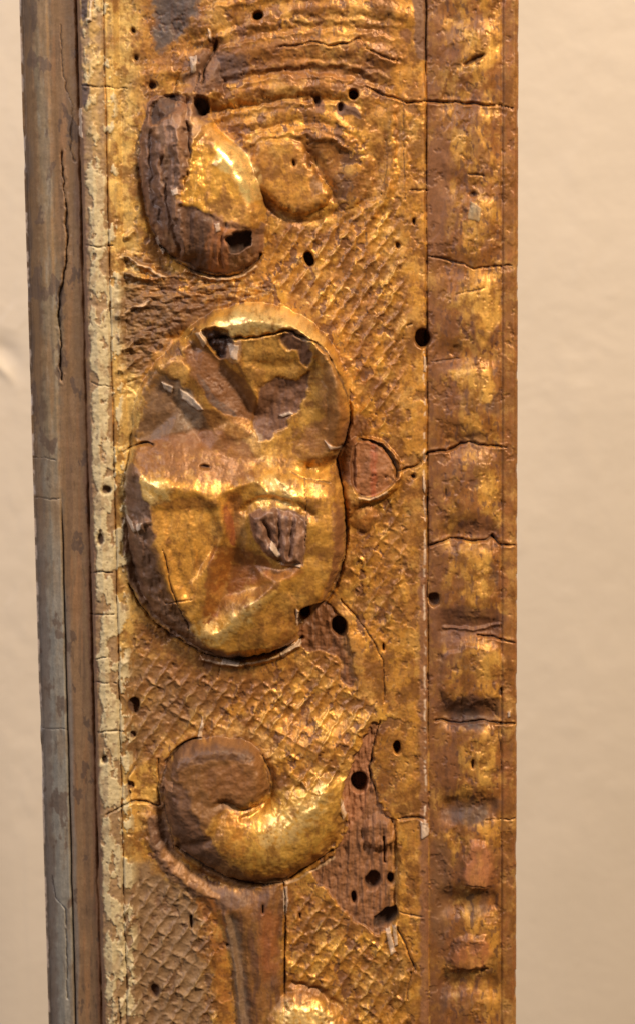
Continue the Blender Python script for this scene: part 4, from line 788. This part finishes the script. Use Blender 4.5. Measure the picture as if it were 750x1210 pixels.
# which part every sample belongs to
NAMES = ['outer_strip', 'inner_strip', 'painted_bead', 'punched_ground', 'plain_fillet', 'outer_moulding', 'edge_fillet', 'shell', 'shell_tongue', 'shell_lobe', 'bud',
         'petal', 'petal', 'petal', 'petal', 'petal', 'flower_stub', 'berry_scar', 'scroll_tail', 'volute', 'stem', 'leaf', 'bare_wood', 'bare_wood']
lab = np.full(H.shape, 3, np.int16)
lab[XR < 104.6] = 1; lab[XR < 69.5] = 0
lab[(XR >= 104.6) & (XR < 136.5)] = 2
lab[XR > 471] = 4; lab[XR > 504.3] = 5; lab[XR > 592.2] = 6
mid = lab == 3
lab[mid & (shell < 0)] = 7
for i, d in ((8, d_tongue), (9, d_lobe), (10, d_bud), (11, d_f1), (12, d_f2), (13, d_f3), (14, d_f5), (15, d_f6), (16, d_stub), (17, d_boss), (18, d_v2), (19, d_v1), (20, d_stem), (21, d_leaf), (22, d_w1), (23, d_w2)):
    lab[(d < 0) & (XR > 137) & (XR < 504)] = i
lab[chipid > 0] = 100 + chipid[chipid > 0]

X3 = U * MM - inv[0]; Y3 = -H * MM - inv[1]; Z3 = V * MM - inv[2]
VERT = np.stack([X3, Y3, Z3], -1).reshape(-1, 3)
TONE = col.reshape(-1, 3); FIN = np.stack([met, rgh, met * 0], -1).reshape(-1, 3)
gi = np.arange(nv * nu).reshape(nv, nu)
QUAD = np.stack([gi[:-1, :-1], gi[1:, :-1], gi[1:, 1:], gi[:-1, 1:]], -1).reshape(-1, 4)
FL = lab[:-1, :-1].reshape(-1)
LABELS = {22: 'bare worm-eaten wood where the gilding has broken away', 16: 'broken dark wooden stub at the flower centre', 17: 'round scar with reddish wood where a berry broke off'}
order = np.unique(FL)
PARTS = {}
for l in order:
    q = QUAD[FL == l]
    vi, invq = np.unique(q, return_inverse=True)
    nm = NAMES[l] if l < 100 else 'gesso_chip'
    o = sheet(nm, VERT[vi], invq.reshape(-1, 4), MAT, None, TONE[vi], FIN[vi])
    PARTS[int(l)] = o
    if l in LABELS: o['label'] = LABELS[l]
flower = bpy.data.objects.new('flower', None); sc.collection.objects.link(flower); flower.parent = rail; flower.empty_display_size = 0.01
for l, o in PARTS.items():
    o.parent = flower if l in (11, 12, 13, 14, 15, 16) else rail

# body of the rail behind the carving
sec = np.array([(UL + 0.3, -300), (UL + 0.3, -78), (UL + 60, -62), (UR - 90, -60), (UR - 14, -46), (UR - 0.4, -14), (UR - 0.4, -300)])
n = len(sec)
vb = [(s[0] * MM - inv[0], -s[1] * MM - inv[1], z * MM - inv[2]) for z in (VT - 0.2, VB + 0.2) for s in sec]
fb = np.array([(i, (i + 1) % n, n + (i + 1) % n, n + i) for i in range(n)])
me = bpy.data.meshes.new('back_board')
me.from_pydata(vb, [], [tuple(f) for f in fb] + [tuple(range(n))[::-1], tuple(range(n, 2 * n))])
me.materials.append(WOODM); bb = bpy.data.objects.new('back_board', me); sc.collection.objects.link(bb); bb.parent = rail
# skirts: close the gap between the carved face and the board along the four edges
def skirt(name, line, lev):
    a = VERT[line]; b = a.copy(); b[:, 1] = -lev * MM - inv[1]
    m_ = len(a); f = np.array([(i, i + 1, m_ + i + 1, m_ + i) for i in range(m_ - 1)])
    o = sheet(name, np.concatenate([a, b]), f, WOODM); o.parent = rail
skirt('side_edge', gi[:, 0], -90); skirt('side_edge', gi[:, -1], -40); skirt('end_grain', gi[0, :], -95); skirt('end_grain', gi[-1, :], -95)
